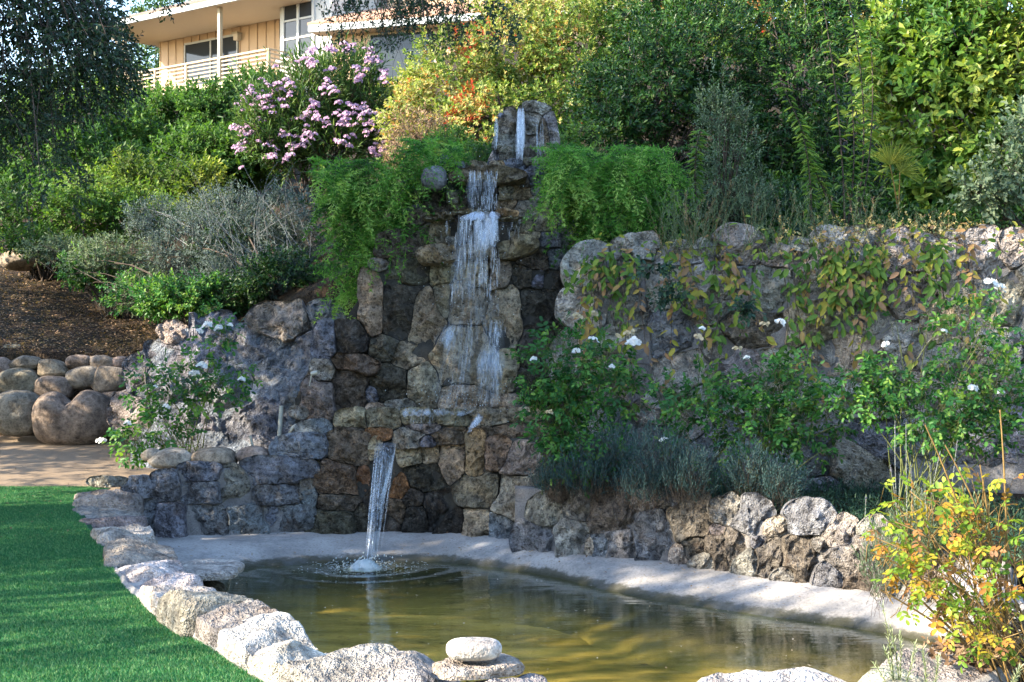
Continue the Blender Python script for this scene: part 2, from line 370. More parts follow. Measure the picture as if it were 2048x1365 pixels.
# floating leaf scraps
M['scrap'] = leaf_material('dry scrap', greens((.05,.035,.02),(.30,.22,.13),(.5,.46,.38)), .1, tcol=(1, 1, 1))
n = 420; x = rng.uniform(-3, 3, n); y = rng.uniform(6.3, 13, n); kp = inside(pond_poly, x, y); x, y = x[kp], y[kp]; n = len(x)
a = rng.random(n)*6.28; L = rng.uniform(.004, .016, n); c = np.stack([x, y, np.full(n, WATER+.006)+water_z(x, y)-WATER], 1); d = np.stack([np.cos(a), np.sin(a), 0*a], 1)*L[:, None]; e = np.stack([-np.sin(a), np.cos(a), 0*a], 1)*L[:, None]*.5
V = np.stack([c-d, c+e, c+d+np.array([0, 0, .004]), c-e], 1).reshape(-1, 3)
o = link('floating_scraps', mesh('floating_scraps', V, np.arange(n*4).reshape(-1, 4), M['scrap'], False, rng.random(n)), None, None, None, 'stuff'); o['label'] = 'tiny leaf scraps floating on the pond water'; o['category'] = 'leaf litter'
# ================================================================ STONES
M['wall_mortar'] = mortar_material('rough wall cement', (.12, .115, .115), (.26, .25, .245), .9)
TONE = dict(g=(.43,.405,.36,1), b=(.28,.31,.365,1), d=(.18,.16,.125,.7), k=(.09,.082,.068,.5), t=(.54,.45,.32,1), r=(.34,.19,.10,.9), l=(.56,.535,.50,1),
            n=(.25,.195,.145,.9), p=(.40,.355,.34,1), m=(.48,.42,.30,.85), o=(.50,.36,.20,.95), w=(.32,.30,.28,1), s=(.24,.21,.175,1))
def tone(c, r):
    a = np.array(TONE[c]); f = r.uniform(.82, 1.2); return (*(a[:3]*f*(1+r.uniform(-.06, .06, 3))), a[3])
NA, RINGS = 60, [0, .1, .2, .3, .4, .49, .58, .66, .74, .81, .87, .92, .96, .985, 1.0]
def norm_d(st, x, y, p=2.7):
    c, s_ = math.cos(st['rot']), math.sin(st['rot']); dx, dy = x-st['x'], y-st['y']
    u, v = dx*c+dy*s_, -dx*s_+dy*c
    return (np.abs(u/st['rx'])**p+np.abs(v/st['ry'])**p)**(1/p)
def outlines(stones, grow=1.14, gap=.95):
    th = np.arange(NA)/NA*2*np.pi
    for st in stones:
        rm = max(st['rx'], st['ry'])*1.6; t = np.linspace(.02, 1, 60)
        x = st['x']+np.cos(th)[:, None]*t*rm; y = st['y']+np.sin(th)[:, None]*t*rm
        wob = lambda o: 1+.34*(fbm(np.stack([x/34+o['x']*.37, y/34+o['y']*.61, x*0], -1), 3)-.5)
        own = norm_d(st, x, y)*wob(st); lim = own <= grow
        for o in stones:
            if o is st or math.hypot(o['x']-st['x'], o['y']-st['y']) > rm+max(o['rx'], o['ry'])*1.6: continue
            lim &= own <= norm_d(o, x, y)*wob(o)
        first = np.where(lim.all(1), 59, np.argmin(lim, 1)-1); first = np.clip(first, 3, 59)
        r = t[first]*rm*gap
        r = .7*r+.15*np.roll(r, 1)+.15*np.roll(r, -1)
        st['r'] = r
def read(lst, ox, oy, sc):
    out = []
    for e in lst:
        x, y, rx, ry, c = e[:5]; k = e[5] if len(e) > 5 else {}
        out.append(dict(x=ox+x*sc, y=oy+y*sc, rx=rx*sc, ry=ry*sc, c=c, rot=R(k.get('rot', 0)), fwd=k.get('f', 0), dep=k.get('d', None), name=k.get('n', 'stone'), rough=k.get('rough', 1)))
    return out
ZH = np.array([0, 0, 1.])
def stone_mesh(st, r, frame, size_m, rough=1.0, facets=5, power=4.5):
    """frame(u, v, w): photo-plane offset -> world; size_m: metres per unit of u"""
    th = np.arange(NA)/NA*2*np.pi; rad = st['r']
    mean = rad.mean()*size_m; dep = st['dep'] if st['dep'] else np.clip(.55*mean, .05, .17)
    rr = np.array(RINGS+[1.01, .98])[:, None]
    U = rr*rad[None]*np.cos(th)[None]; Vv = rr*rad[None]*np.sin(th)[None]
    w = dep*np.maximum(0, 1-rr**power)**.55*np.ones_like(U)
    for k in range(facets):
        a = r.uniform(0, 2*np.pi); sl = r.uniform(.15, 1.15)*dep/mean; h = dep*r.uniform(.55, 1.0)
        pl = h-sl*(np.cos(a)*U+np.sin(a)*Vv)*size_m
        w = np.minimum(w, np.where(rr < 1.0, pl, w))
    w = np.maximum(w, -dep*.15)
    w[-2] = -dep*.5; w[-1] = -dep*1.5
    w[0] = w[0].mean(); 
    # lumps
    seed = r.uniform(0, 90, 3)
    q = np.stack([U*size_m, Vv*size_m, w], -1)
    q[:len(RINGS), :, 2] += rough*(.75*dep*(fbm(q[:len(RINGS)]*(1.6/max(mean, .05))+seed, 4)-.5)+.105*(fbm(q[:len(RINGS)]*12+seed, 4)-.5)-.045*np.abs(fbm(q[:len(RINGS)]*9+seed+20, 3)-.5)*2-.05*dep*np.abs(fbm(q[:len(RINGS)]*(2.5/max(mean, .05))+seed+50, 3)-.5)*4)
    jit = .16*mean*(np.stack([fbm(q*(2.2/max(mean, .05))+seed+5, 3), fbm(q*(2.2/max(mean, .05))+seed+31, 3)], -1)-.5)*rough
    q[1:, :, 0] += jit[1:, :, 0]; q[1:, :, 1] += jit[1:, :, 1]
    q[0] = q[0].mean(0)
    W = frame(q[..., 0]/size_m, q[..., 1]/size_m, q[..., 2])
    n = len(rr); V = np.concatenate([W[0, :1], W[1:].reshape(-1, 3)])
    FF = []
    for j in range(NA): FF.append((0, 1+(j+1) % NA, 1+j))
    for i in range(n-2):
        a = 1+i*NA
        for j in range(NA): j2 = (j+1) % NA; FF.append((a+j, a+j2, a+NA+j2, a+NA+j))
    return V, FF
def face_stones(stones, Dfun, parent, mat, seed, do_outline=True, grow=1.35, gap=.985, sat=1.0):
    if do_outline: outlines(stones, grow, gap)
    r = np.random.default_rng(seed)
    for st in stones:
        st['fwd'] += r.uniform(-.03, .05)
        D0 = float(Dfun(st['x'], st['y']))-st['fwd']
        def frame(u, v, w, st=st, D0=D0):
            px, py = st['x']+u, st['y']+v
            D = Dfun(px, py)-st['fwd']; D = .5*D+.5*D0
            base = np.stack([(px-CX)/F*D, D, EYE-(py-CY)/F*D], -1); base[..., 1] -= w; base[..., 2] += .12*w
            return base
        V, FF = stone_mesh(st, r, frame, D0/F, st['rough'], 8, 7.)
        c = np.array(tone(st['c'], r)); gr = c[:3].mean(); c[:3] = gr+(c[:3]-gr)*sat
        o = obj(st['name'], V, FF, mat, parent, color=tuple(c)); o.data.set_sharp_from_angle(angle=R(34))
_bm = bmesh.new(); bmesh.ops.create_icosphere(_bm, subdivisions=4, radius=1); _bm.verts.ensure_lookup_table()
ICO = np.array([v.co[:] for v in _bm.verts]); ICOF = np.array([[v.index for v in f.verts] for f in _bm.faces]); _bm.free()
def boulder(name, c, rad, r, mat, parent=None, col='s', rot=0., amp=.14, power=2.4, facets=3, notch=None, flat=None, **kw):
    d = ICO; s_ = 1/np.maximum((np.abs(d)**power).sum(1)**(1/power), 1e-6); V = d*s_[:, None]
    seed = r.uniform(0, 99, 3); V = V*(1+amp*2*(fbm(d*1.1+seed, 3)-.5)+amp*.5*(fbm(d*4+seed, 3)-.5))[:, None]
    for k in range(facets):
        a = nrm(r.normal(size=3)); lim = r.uniform(.72, .92); e = V@a-lim; V = V-np.maximum(e, 0)[:, None]*a*.8
    if flat is not None: V[:, 2] = np.maximum(V[:, 2], flat)
    V = V*np.array(rad)
    if notch: nx_, wd, dp = notch; t = np.clip((V[:, 2]+.1*rad[2])/rad[2], 0, 1); V[:, 2] -= dp*t*np.exp(-((V[:, 0]-nx_)/wd)**2)
    cr, sr = math.cos(rot), math.sin(rot); V = np.stack([V[:, 0]*cr+V[:, 2]*sr, V[:, 1], -V[:, 0]*sr+V[:, 2]*cr], 1)+np.array(c)
    return obj(name, V, ICOF, mat, parent, color=tone(col, r) if isinstance(col, str) else col, **kw)

# ---- generic wall core: a closed block whose front face lies just behind the stones
def wall_core(name, parent, mat, px0, px1, top, bottom, Dfun, back=.6, inset=.05, nxn=60, nyn=36, amp=.06):
    xs = np.linspace(px0, px1, nxn); ts = np.linspace(0, 1, nyn)
    PX = np.repeat(xs[None], nyn, 0); PY = np.array([[np.interp(x, *top)*(1-t)+np.interp(x, *bottom)*t for x in xs] for t in ts])
    D = Dfun(PX, PY)+inset
    V = np.stack([(PX-CX)/F*D, D, EYE-(PY-CY)/F*D], -1)
    V[..., 1] += amp*(fbm(V*3.5, 4)-.5)*2
    B = V.copy(); B[..., 1] = np.maximum(V[..., 1].max(0, keepdims=True), V[..., 1])+back
    A = np.concatenate([V, B[::-1][:1], B[-1:]], 0)
    i = np.arange(A.shape[0]*nxn).reshape(A.shape[0], nxn)
    f = lambda a, b: np.stack([a[:-1], a[1:], b[1:], b[:-1]], -1)
    q = [f(i[k], i[k+1]) for k in range(nyn-1)]
    VV = np.concatenate([V.reshape(-1, 3), B.reshape(-1, 3)]); n0 = nyn*nxn; j = np.arange(n0).reshape(nyn, nxn)
    q = [np.stack([j[:-1, :-1], j[:-1, 1:], j[1:, 1:], j[1:, :-1]], -1).reshape(-1, 4)]
    q.append(np.stack([j[0, :-1], j[0, :-1]+n0, j[0, 1:]+n0, j[0, 1:]], -1))
    q.append(np.stack([j[:-1, 0], j[1:, 0], j[1:, 0]+n0, j[:-1, 0]+n0], -1)); q.append(np.stack([j[:-1, -1], j[:-1, -1]+n0, j[1:, -1]+n0, j[1:, -1]], -1))
    q.append(np.stack([j[:-1, :-1]+n0, j[1:, :-1]+n0, j[1:, 1:]+n0, j[:-1, 1:]+n0], -1).reshape(-1, 4))
    return obj(name, VV, np.concatenate(q), mat, parent)

# ================================================================ rock waterfall
def D_low(px, py): return np.interp(px, [520,640,760,900,1000,1110], [14.05,14.0,14.0,13.95,13.55,13.1])+(1070-py)*.0009
def D_col(px, py): return np.interp(px, [560,700,760,1060,1180], [14.75,14.55,14.5,14.5,14.55])+(840-py)*.0009
def D_up(px, py): return 15.0+(430-np.asarray(py, float))*.0006+0*px
def D_cap(px, py): return 15.28+0*px+0*py
fall = thing('rock_waterfall', 'tall stacked-stone waterfall with cascading water above the pond', 'waterfall', P(890, 1070, 14.0))
A = (600, 180, .337); B = (560, 560, .3224); Dc = (150, 880, .3553); E = (850, 900, .3407)
cap = read([(1238,195,58,80,'g',{'f':.1}),(1235,335,78,80,'g',{'f':.12}),(1375,195,58,85,'g',{'f':.1}),(1368,335,66,85,'g',{'f':.12}),(1490,235,38,120,'l',{'rot':-10,'f':.02}),
    (1405,108,88,38,'g',{'rot':8,'f':0}),(1445,275,45,110,'m',{'f':.03}),(1202,155,24,20,'b',{'f':.12}),(1150,405,26,66,'b',{'rot':24,'f':.1}),(1310,270,30,160,'g',{'f':.02})], *A)
face_stones(cap, D_cap, fall, M['stone'], 1, grow=1.2)
tier = read([(870,425,36,38,'b',{'rot':20}),(935,445,48,22,'b'),(1040,447,58,22,'m'),(1180,442,42,20,'t'),(1270,440,62,28,'b'),(1375,425,55,22,'g'),
    (670,560,55,38,'b'),(1395,510,56,62,'b'),(1325,550,44,40,'g'),(900,585,36,32,'b'),(905,640,46,42,'g'),(957,648,24,32,'d'),(790,640,78,30,'d'),(770,700,52,38,'d'),(900,690,80,24,'d'),(860,716,48,13,'d'),
    (1230,590,54,22,'g'),(1315,605,62,40,'t'),(1432,600,72,28,'g'),(1215,635,42,22,'m'),(1225,680,62,27,'t'),(1432,652,62,20,'l'),(1375,700,92,46,'g'),(1080,610,90,90,'d',{'f':-.12}),(650,640,60,60,'d'),(680,720,60,50,'b')], *A)
face_stones(tier, D_up, fall, M['stone'], 2)
rb = np.random.default_rng(5)
boulder('round_boulder', P(868, 358, 14.82), (.135, .15, .135), rb, M['smooth_stone'], fall, (.17,.18,.2,1), amp=.07, facets=1)
ledge = read([(1115,500,235,46,'m',{'f':.28,'d':.16})], *A)
face_stones(ledge, D_up, fall, M['stone'], 3, grow=1.05)
plates = read([(830,754,112,13,'m',{'f':.22,'d':.12}),(865,735,68,11,'m',{'f':.24,'d':.1}),(1010,722,155,13,'m',{'f':.26,'d':.12}),(1010,748,120,15,'d',{'f':.24,'d':.1}),(1228,730,66,22,'o',{'f':.22,'d':.1}),(1240,757,64,9,'m',{'f':.24,'d':.1})], *A)
face_stones(plates, D_col, fall, M['stone'], 4, grow=1.08)
col = read([(810,860,66,66,'m',{'f':.05}),(890,890,38,24,'g',{'f':.12}),(735,850,42,74,'d'),(1448,790,62,52,'g'),(1340,820,54,42,'m'),(1572,760,38,64,'b'),(1590,842,54,42,'b'),(700,780,50,50,'d'),
    (1362,862,92,26,'m',{'f':.05}),(1505,885,112,54,'b'),(600,930,112,72,'d'),(480,1042,58,32,'g'),(610,1072,132,82,'d'),(835,1092,58,62,'m'),(1180,1105,64,84,'m'),(1045,1110,90,70,'m',{'f':-.05}),(1332,1112,62,64,'d'),(1412,1125,52,66,'b'),
    (1550,1000,84,64,'b'),(1400,1010,74,66,'d'),(1532,1132,104,64,'k'),(1060,850,140,70,'k',{'f':-.18}),(1650,1060,50,60,'d'),(1640,930,60,40,'d')], *A)
col += read([(575,165,66,190,'t'),(735,180,108,172,'k'),(900,255,104,156,'m'),(1010,120,50,100,'m'),(1165,140,125,124,'m'),(1400,230,104,206,'m'),(1620,155,124,115,'k'),(1800,120,76,116,'b'),
    (430,375,116,94,'k'),(640,425,84,74,'d'),(800,475,104,84,'m'),(1130,500,172,184,'m'),(1405,565,66,146,'m'),(1600,420,110,130,'k'),(1800,420,90,130,'k'),(480,520,155,58,'n',{'rot':14,'f':.16,'d':.16}),(425,672,112,114,'d',{'f':.05}),(680,640,112,108,'d'),(890,645,104,124,'m'),
    (1130,720,124,84,'m'),(1420,765,84,62,'m'),(245,742,82,134,'p',{'rot':6,'f':.2,'d':.13}),(275,565,62,66,'g',{'f':.1}),(570,705,40,50,'b',{'f':.08}),(592,792,52,26,'t',{'f':.08}),(745,768,94,32,'g',{'f':.05}),(1560,640,100,100,'k'),(290,380,70,90,'b')], *B)
face_stones(col, D_col, fall, M['stone'], 6, grow=1.5)
slabs = read([(812,972,118,52,'t',{'f':.22,'d':.15,'rot':-4}),(1290,932,124,52,'m',{'f':.2,'d':.15,'rot':-14}),(1055,955,130,40,'m',{'f':.16,'d':.12})], *A)
face_stones(slabs, D_col, fall, M['stone'], 7, grow=1.1)
def D_shelf(px, py): return np.interp(px, [560,1110], [14.2, 13.95])+(900-py)*.0012
shelf = read([(440,862,88,56,'m'),(640,860,112,52,'m'),(862,852,116,50,'m'),(1072,860,112,50,'m'),(1300,852,112,46,'m'),(1500,842,94,44,'t'),(112,822,46,32,'g',{'rot':10}),
    (210,930,94,52,'b'),(430,942,82,34,'d'),(605,952,74,34,'r'),(800,972,84,56,'g',{'f':.05}),(892,918,104,32,'p'),(1060,962,104,46,'n',{'f':.1}),(912,1002,54,30,'b',{'f':.06}),(1240,955,94,42,'n',{'f':.1}),(1480,945,154,56,'n',{'f':.12})], *B)
face_stones(shelf, D_shelf, fall, M['stone'], 8)
low = read([(150,1050,148,68,'b',{'f':.05}),(420,1065,124,92,'n'),(590,1060,52,66,'m'),(810,1092,94,64,'m'),(930,1082,64,64,'m'),(1070,1122,84,114,'t'),(1212,1112,62,122,'o'),(1342,1092,82,84,'n'),(1482,1132,114,94,'p'),
    (80,1200,112,92,'b'),(205,1162,52,42,'m'),(360,1222,144,104,'n'),(512,1232,44,84,'r'),(892,1222,124,94,'k'),(742,1290,74,84,'r'),(1242,1300,134,94,'s'),(650,1180,80,150,'d',{'f':-.08})], *B)
low += read([(1480,362,114,54,'d'),(1450,452,124,72,'d'),(1620,432,44,64,'d'),(1690,400,60,110,'k'),(1810,400,70,80,'n'),(1900,330,70,70,'k'),(1925,432,94,84,'k'),(1765,470,64,60,'d'),(2030,400,80,110,'k'),(1320,330,40,70,'b')], *Dc)
low += read([(140,440,90,80,'k'),(300,452,88,84,'t'),(452,462,94,92,'b'),(550,285,144,152,'g')], *E)
face_stones(low, D_low, fall, M['stone'], 9, grow=1.5)
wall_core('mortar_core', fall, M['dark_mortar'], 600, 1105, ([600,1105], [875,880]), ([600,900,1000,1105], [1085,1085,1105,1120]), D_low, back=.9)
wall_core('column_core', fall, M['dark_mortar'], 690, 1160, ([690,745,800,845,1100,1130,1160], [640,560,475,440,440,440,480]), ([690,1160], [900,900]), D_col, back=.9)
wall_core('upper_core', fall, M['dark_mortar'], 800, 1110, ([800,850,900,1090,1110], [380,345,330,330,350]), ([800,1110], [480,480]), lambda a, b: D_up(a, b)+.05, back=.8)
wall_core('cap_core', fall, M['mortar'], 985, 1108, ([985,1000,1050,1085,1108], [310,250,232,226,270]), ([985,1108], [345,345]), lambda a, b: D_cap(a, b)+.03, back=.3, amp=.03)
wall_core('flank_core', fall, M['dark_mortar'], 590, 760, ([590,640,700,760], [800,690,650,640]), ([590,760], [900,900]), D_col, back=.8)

# ================================================================ low stone wall behind the pond on the left
def D_pl(px, py): return np.interp(px, [230,300,640], [13.45,13.55,14.0])+(1080-py)*.0010
wl_ = thing('pond_wall', 'blue-grey mortared stone wall behind the left end of the pond', 'stone wall', P(450, 1078, 13.7))
pl = read([(200,235,110,26,'g',{'f':-.1}),(360,275,80,62,'b'),(505,272,88,82,'b'),(705,190,110,58,'b'),(705,300,122,72,'b'),(900,262,86,112,'g'),(1135,185,190,78,'b'),(1130,312,140,72,'b'),(400,445,62,112,'b'),(530,452,82,112,'b'),
    (742,455,122,98,'b'),(965,445,112,92,'b'),(1225,445,114,92,'b'),(1100,420,60,60,'b'),(1300,280,50,80,'g')], *Dc)
face_stones(pl, D_pl, wl_, M['stone'], 12, grow=1.3, gap=.985, sat=.8)
wall_core('mortar_core', wl_, M['wall_mortar'], 262, 628, ([262,330,420,628], [962,945,938,930]), ([262,628], [1105,1085]), D_pl, back=.35, inset=.03, amp=.03)
# low stone wall on the right of the pond
def D_rw(px, py): return np.interp(px, [990,1130,1310,1500,1690,1900,2050], [13.25,12.55,12.15,11.4,10.85,10.1,9.5])+(1120-py)*.0012
wr = thing('pond_wall', 'low rough stone wall along the right bank of the pond', 'stone wall', P(1350, 1125, 12.0))
prs = read([(660,522,104,68,'b'),(715,372,74,84,'g'),(800,252,62,54,'n'),(902,312,78,94,'p'),(852,502,98,98,'g'),(970,562,32,46,'t'),(1100,370,144,132,'n'),(1142,545,94,92,'g'),(1030,560,60,60,'b'),(1272,300,68,52,'p'),(1402,300,74,42,'g'),
    (1342,502,124,134,'b'),(1480,602,46,52,'t'),(1562,432,134,104,'n'),(1752,382,92,58,'g'),(1582,565,74,64,'d'),(1722,562,92,112,'n')], *E)
prs += read([(290,432,114,74,'b'),(442,452,84,52,'t'),(642,442,112,62,'b'),(822,512,92,72,'p'),(180,560,100,112,'n'),(422,612,92,94,'d'),(602,625,114,132,'n'),(872,642,122,104,'p'),(1012,592,84,94,'g'),(1012,482,74,42,'g'),(1110,780,84,64,'g'),(1200,690,94,84,'b'),(1330,720,90,100,'n'),(1300,860,90,60,'g'),(1480,800,90,110,'g'),(1640,860,100,110,'b'),(270,650,74,64,'g'),(745,730,84,76,'b'),(950,770,84,60,'n'),(30,640,70,50,'g'),(500,730,60,40,'g'),(100,480,60,50,'p'),(350,540,50,40,'b'),(700,560,60,50,'g')], 1400, 900, .3407)
face_stones(prs, D_rw, wr, M['stone'], 13, grow=2.6, gap=.992, sat=.55)
wall_core('mortar_core', wr, M['wall_mortar'], 1030, 2010, ([1030,1130,1250,1350,1500,1640,1760,1900,2010], [975,985,1000,1024,1040,1062,1075,1110,1140]), ([1030,1130,1310,1500,1690,1900,2010], [1105,1120,1135,1165,1190,1235,1270]), D_rw, back=.3, inset=.07, amp=.04, nxn=120)

# ================================================================ tall retaining wall on the right
def D_big(px, py): return np.interp(px, [1140,2048,2400], [13.95,12.85,12.4])+(1000-py)*.0007
bw = thing('retaining_wall', 'tall boulder retaining wall hung with vines right of the waterfall', 'stone wall', P(1600, 1000, 13.4))
C3 = (1100, 460, .469)
big = read([(180,170,84,84,'l'),(262,225,54,54,'p'),(165,330,70,90,'l'),(340,200,72,86,'g'),(330,340,74,74,'g'),(540,432,90,100,'b'),(585,605,94,106,'l'),(500,250,86,86,'g'),(690,225,124,86,'g'),(655,335,84,54,'g'),(870,425,132,60,'n'),(1172,205,100,74,'l'),
    (1110,410,92,88,'t'),(955,255,74,84,'g'),(1285,335,94,94,'l'),(1350,125,104,60,'l'),(1505,130,94,64,'l'),(1532,290,74,114,'p'),(1405,405,82,62,'l'),(1325,545,124,104,'t'),(1150,525,84,64,'g'),(1000,600,94,84,'g'),(800,605,94,84,'p'),(715,500,70,64,'g'),
    (300,485,94,74,'l'),(300,655,94,84,'p'),(455,765,84,64,'l'),(150,560,84,104,'g'),(1055,725,94,84,'g'),(1255,705,84,64,'l'),(1505,475,104,94,'l'),(1655,405,94,84,'t'),(1705,135,94,74,'l'),(1855,125,84,94,'l'),(1985,85,64,64,'g'),(1805,300,104,84,'l'),
    (1955,300,84,94,'t'),(1705,565,104,84,'g'),(1905,525,104,94,'g'),(1965,655,94,84,'g'),(1105,965,104,84,'b',{'f':.12}),(1165,945,30,32,'t',{'f':.22}),(1155,1112,114,64,'b',{'f':.2}),(1305,1012,114,84,'g',{'f':.08}),(1425,905,100,80,'b'),(905,855,104,84,'b'),
    (755,905,104,84,'b'),(600,800,90,70,'g'),(650,700,60,50,'l'),(1600,700,104,84,'p'),(1780,720,104,84,'g'),(1450,720,94,84,'g'),(850,720,84,64,'g'),(250,850,100,100,'b'),(450,920,100,84,'b'),(1600,880,104,84,'b'),(1800,880,104,84,'b'),(1980,830,104,94,'b'),(350,100,84,40,'g'),(560,118,94,36,'l'),(800,96,84,50,'g'),(1010,122,84,36,'g'),(1200,92,74,44,'l'),(690,84,50,26,'l'),(1090,78,50,26,'g'),(1620,66,70,30,'g'),(2090,200,70,100,'l'),(2090,420,80,100,'g'),(2100,620,80,100,'g')], *C3)
rx_ = np.random.default_rng(3); big += read([(2210+i*170+rx_.normal(0, 20), 110+j*170+rx_.normal(0, 20), rx_.uniform(70, 105), rx_.uniform(65, 95), rx_.choice(list('glbg'))) for i in range(5) for j in range(7)], *C3)
face_stones(big, D_big, bw, M['outcrop'], 14, grow=2.4, gap=.992, sat=.7)
wall_core('mortar_core', bw, M['wall_mortar'], 1160, 2480, ([1160,1300,1600,2000,2480], [520,512,500,492,484]), ([1160,2480], [1120,1120]), D_big, back=.45, inset=.04, amp=.08, nxn=150, nyn=60)

# ================================================================ grey rock outcrop on the left
def D_oc(px, py): return np.interp(px, [240,320,480,600,720], [15.9,15.5,15.35,15.1,14.7])+(905-np.asarray(py, float))*.0026
oc = thing('rock_outcrop', 'big blue-grey rock outcrop left of the waterfall', 'rock', P(480, 910, 15.2))
Lc = (0, 420, .381)
ocs = read([(1010,770,170,110,'b'),(1330,725,150,105,'b'),(1500,615,170,66,'p',{'f':.12,'rot':-4}),(1490,860,190,150,'b'),(1210,960,180,140,'b'),(900,990,140,120,'b'),(1340,1090,170,110,'b'),(1010,1130,150,110,'b'),(695,1075,88,88,'p',{'f':.1}),(742,890,50,90,'g'),(808,905,54,74,'g'),(1650,710,84,100,'b'),(912,668,66,56,'p'),(1160,660,110,60,'b'),(1600,1000,110,130,'b'),(1690,590,80,56,'b')], *Lc)
for st in ocs: st['dep'] = None; st['rough'] = 1.3; st['c'] = 'b' if st['c'] in 'bg' else st['c']
face_stones(ocs, D_oc, oc, M['outcrop'], 15, grow=2.2, gap=1.0)
occ = wall_core('rock_core', oc, M['outcrop'], 262, 700, ([262,300,340,420,520,640,700], [720,690,660,655,640,640,640]), ([262,700], [940,930]), D_oc, back=.5, inset=-.02, amp=.12)
occ.color = (.27, .32, .40, 1)

# ================================================================ boulder wall on the left
bo = thing('boulder_wall', 'dry-stacked wall of brown river boulders at the left edge', 'boulder wall', P(140, 890, 17.0))
rb = np.random.default_rng(21)
for x, y, rx, ry, kw in [(135,805,92,38,{}),(270,838,84,54,{}),(415,803,70,42,{}),(530,803,76,38,{}),(642,800,56,32,{}),(738,792,62,46,dict(rot=-.5)),(18,825,44,52,{}),
        (98,908,112,76,{}),(285,942,100,70,{}),(436,882,94,62,dict(rot=-.2)),(585,888,108,74,dict(rot=-.1)),(592,992,60,48,{}),(95,1068,130,122,dict(dy=-.1)),(390,1090,206,152,dict(notch=(-.04,.11,.17),dy=-.12,facets=1,amp=.09)),(-80,1000,80,90,{}),(-60,890,70,60,{})]:
    px, py = 0+x*.381, 420+y*.381; dy = kw.pop('dy', 0); D = 16.95+dy+(890-py)*.0022; m = D/F*.381
    boulder('boulder', P(px, py, D+.12), (rx*m*1.02, min(rx, ry)*m*1.05, ry*m*1.03), rb, M['smooth_stone'], bo, 's', power=kw.pop('power', 2.6), amp=kw.pop('amp', .14), facets=kw.pop('facets', 5), **kw)
# loose stones
tag(boulder('boulder', P(46, 521, 21.5), (.33, .3, .17), rb, M['smooth_stone'], None, (.34,.29,.23,1), amp=.08), 'pale tan boulder half buried in the mulch slope at far left', 'boulder')
tag(boulder('stone', P(27, 701, 18.2), (.17, .15, .08), rb, M['smooth_stone'], None, 's'), 'flat brown stone on mulch above the boulder wall at left edge', 'stone')
tag(boulder('stone', P(70, 690, 18.9), (.1, .1, .06), rb, M['smooth_stone'], None, 'g'), 'small grey stone on mulch behind the boulder wall', 'stone')
for (px, py, rx, ry, lab) in [(343,920,46,19,'leftmost pale flat stone in row on the pond wall'),(431,918,48,19,'middle rounded stone in row on the pond wall'),(507,914,34,16,'dark flat stone right of two rounded ones on pond wall'),(553,912,14,11,'small knobbly stone at foot of the waterfall on pond wall'),(302,913,20,12,'small pale stone beneath the rose left of flat stones')]:
    D = 14.2; m = D/F; tag(boulder('stone', P(px, py-3, D), (rx*m, .2*rx/46, ry*m*1.1), rb, M['smooth_stone'], None, (.33,.30,.26,1) if rx in (46, 20) else 's', amp=.09), lab, 'stone')

# ================================================================ coping wall around the pond
cp = thing('coping_wall', 'curving rough stone coping wall between the lawn and the pond', 'stone wall', (float(outer[90, 0]), float(outer[90, 1]), 0))
rc = np.random.default_rng(31)
d = np.r_[0, np.cumsum(np.linalg.norm(np.diff(inner[:, :2], axis=0), axis=1))]; total = d[-1]
joints = [0]; 
while joints[-1] < total-.3: joints.append(joints[-1]+rc.uniform(.34, .68))
for a, b in zip(joints[:-1], joints[1:]):
    ta = (a+b)/2
    at = lambda t, arr: np.array([np.interp(t, d, arr[:, k]) for k in range(arr.shape[1])])
    c_in, c_out = at(ta, inner), at(ta, outer); c_in = c_in-.07*nrm((c_out-c_in)*np.array([1, 1, 0])); ctr = (c_in+c_out)/2; e1 = at(ta, np.c_[tn, np.zeros(240)])[:3]; e1 = nrm(e1); e2 = np.array([c_out[0]-c_in[0], c_out[1]-c_in[1], 0]); half_w = np.linalg.norm(e2)/2; e2 = nrm(e2)
    half_l = (b-a)/2; over = rc.uniform(.0, .05)
    th = np.arange(NA)/NA*2*np.pi; pw = 6.5
    rad = 1/((np.abs(np.cos(th)/(half_l*1.10))**pw+np.abs(np.sin(th)/(half_w+over))**pw)**(1/pw))
    rad = rad*(1+.10*(fbm(np.stack([np.cos(th)*1.5+a*7, np.sin(th)*1.5, th*0], -1), 3)-.5))
    hgt = rc.uniform(.11, .17); zt = ctr[2]+rc.uniform(-.015, .02)
    st = dict(r=rad, dep=hgt)
    tilt = rc.normal(0, .05, 2)
    def frame(u, v, w, ctr=ctr, e1=e1, e2=e2, zt=zt, hgt=hgt, tilt=tilt):
        out = ctr[None, None]+u[..., None]*e1+v[..., None]*e2; out[..., 2] = zt-hgt+.02+w*1.1+tilt[0]*u+tilt[1]*v; return out
    V, FF = stone_mesh(st, rc, frame, 1.0, .40, 3, 9.)
    obj('coping_stone', V, FF, M['coping'], cp, color=tone(rc.choice(list('wwlwwlgw')), rc))
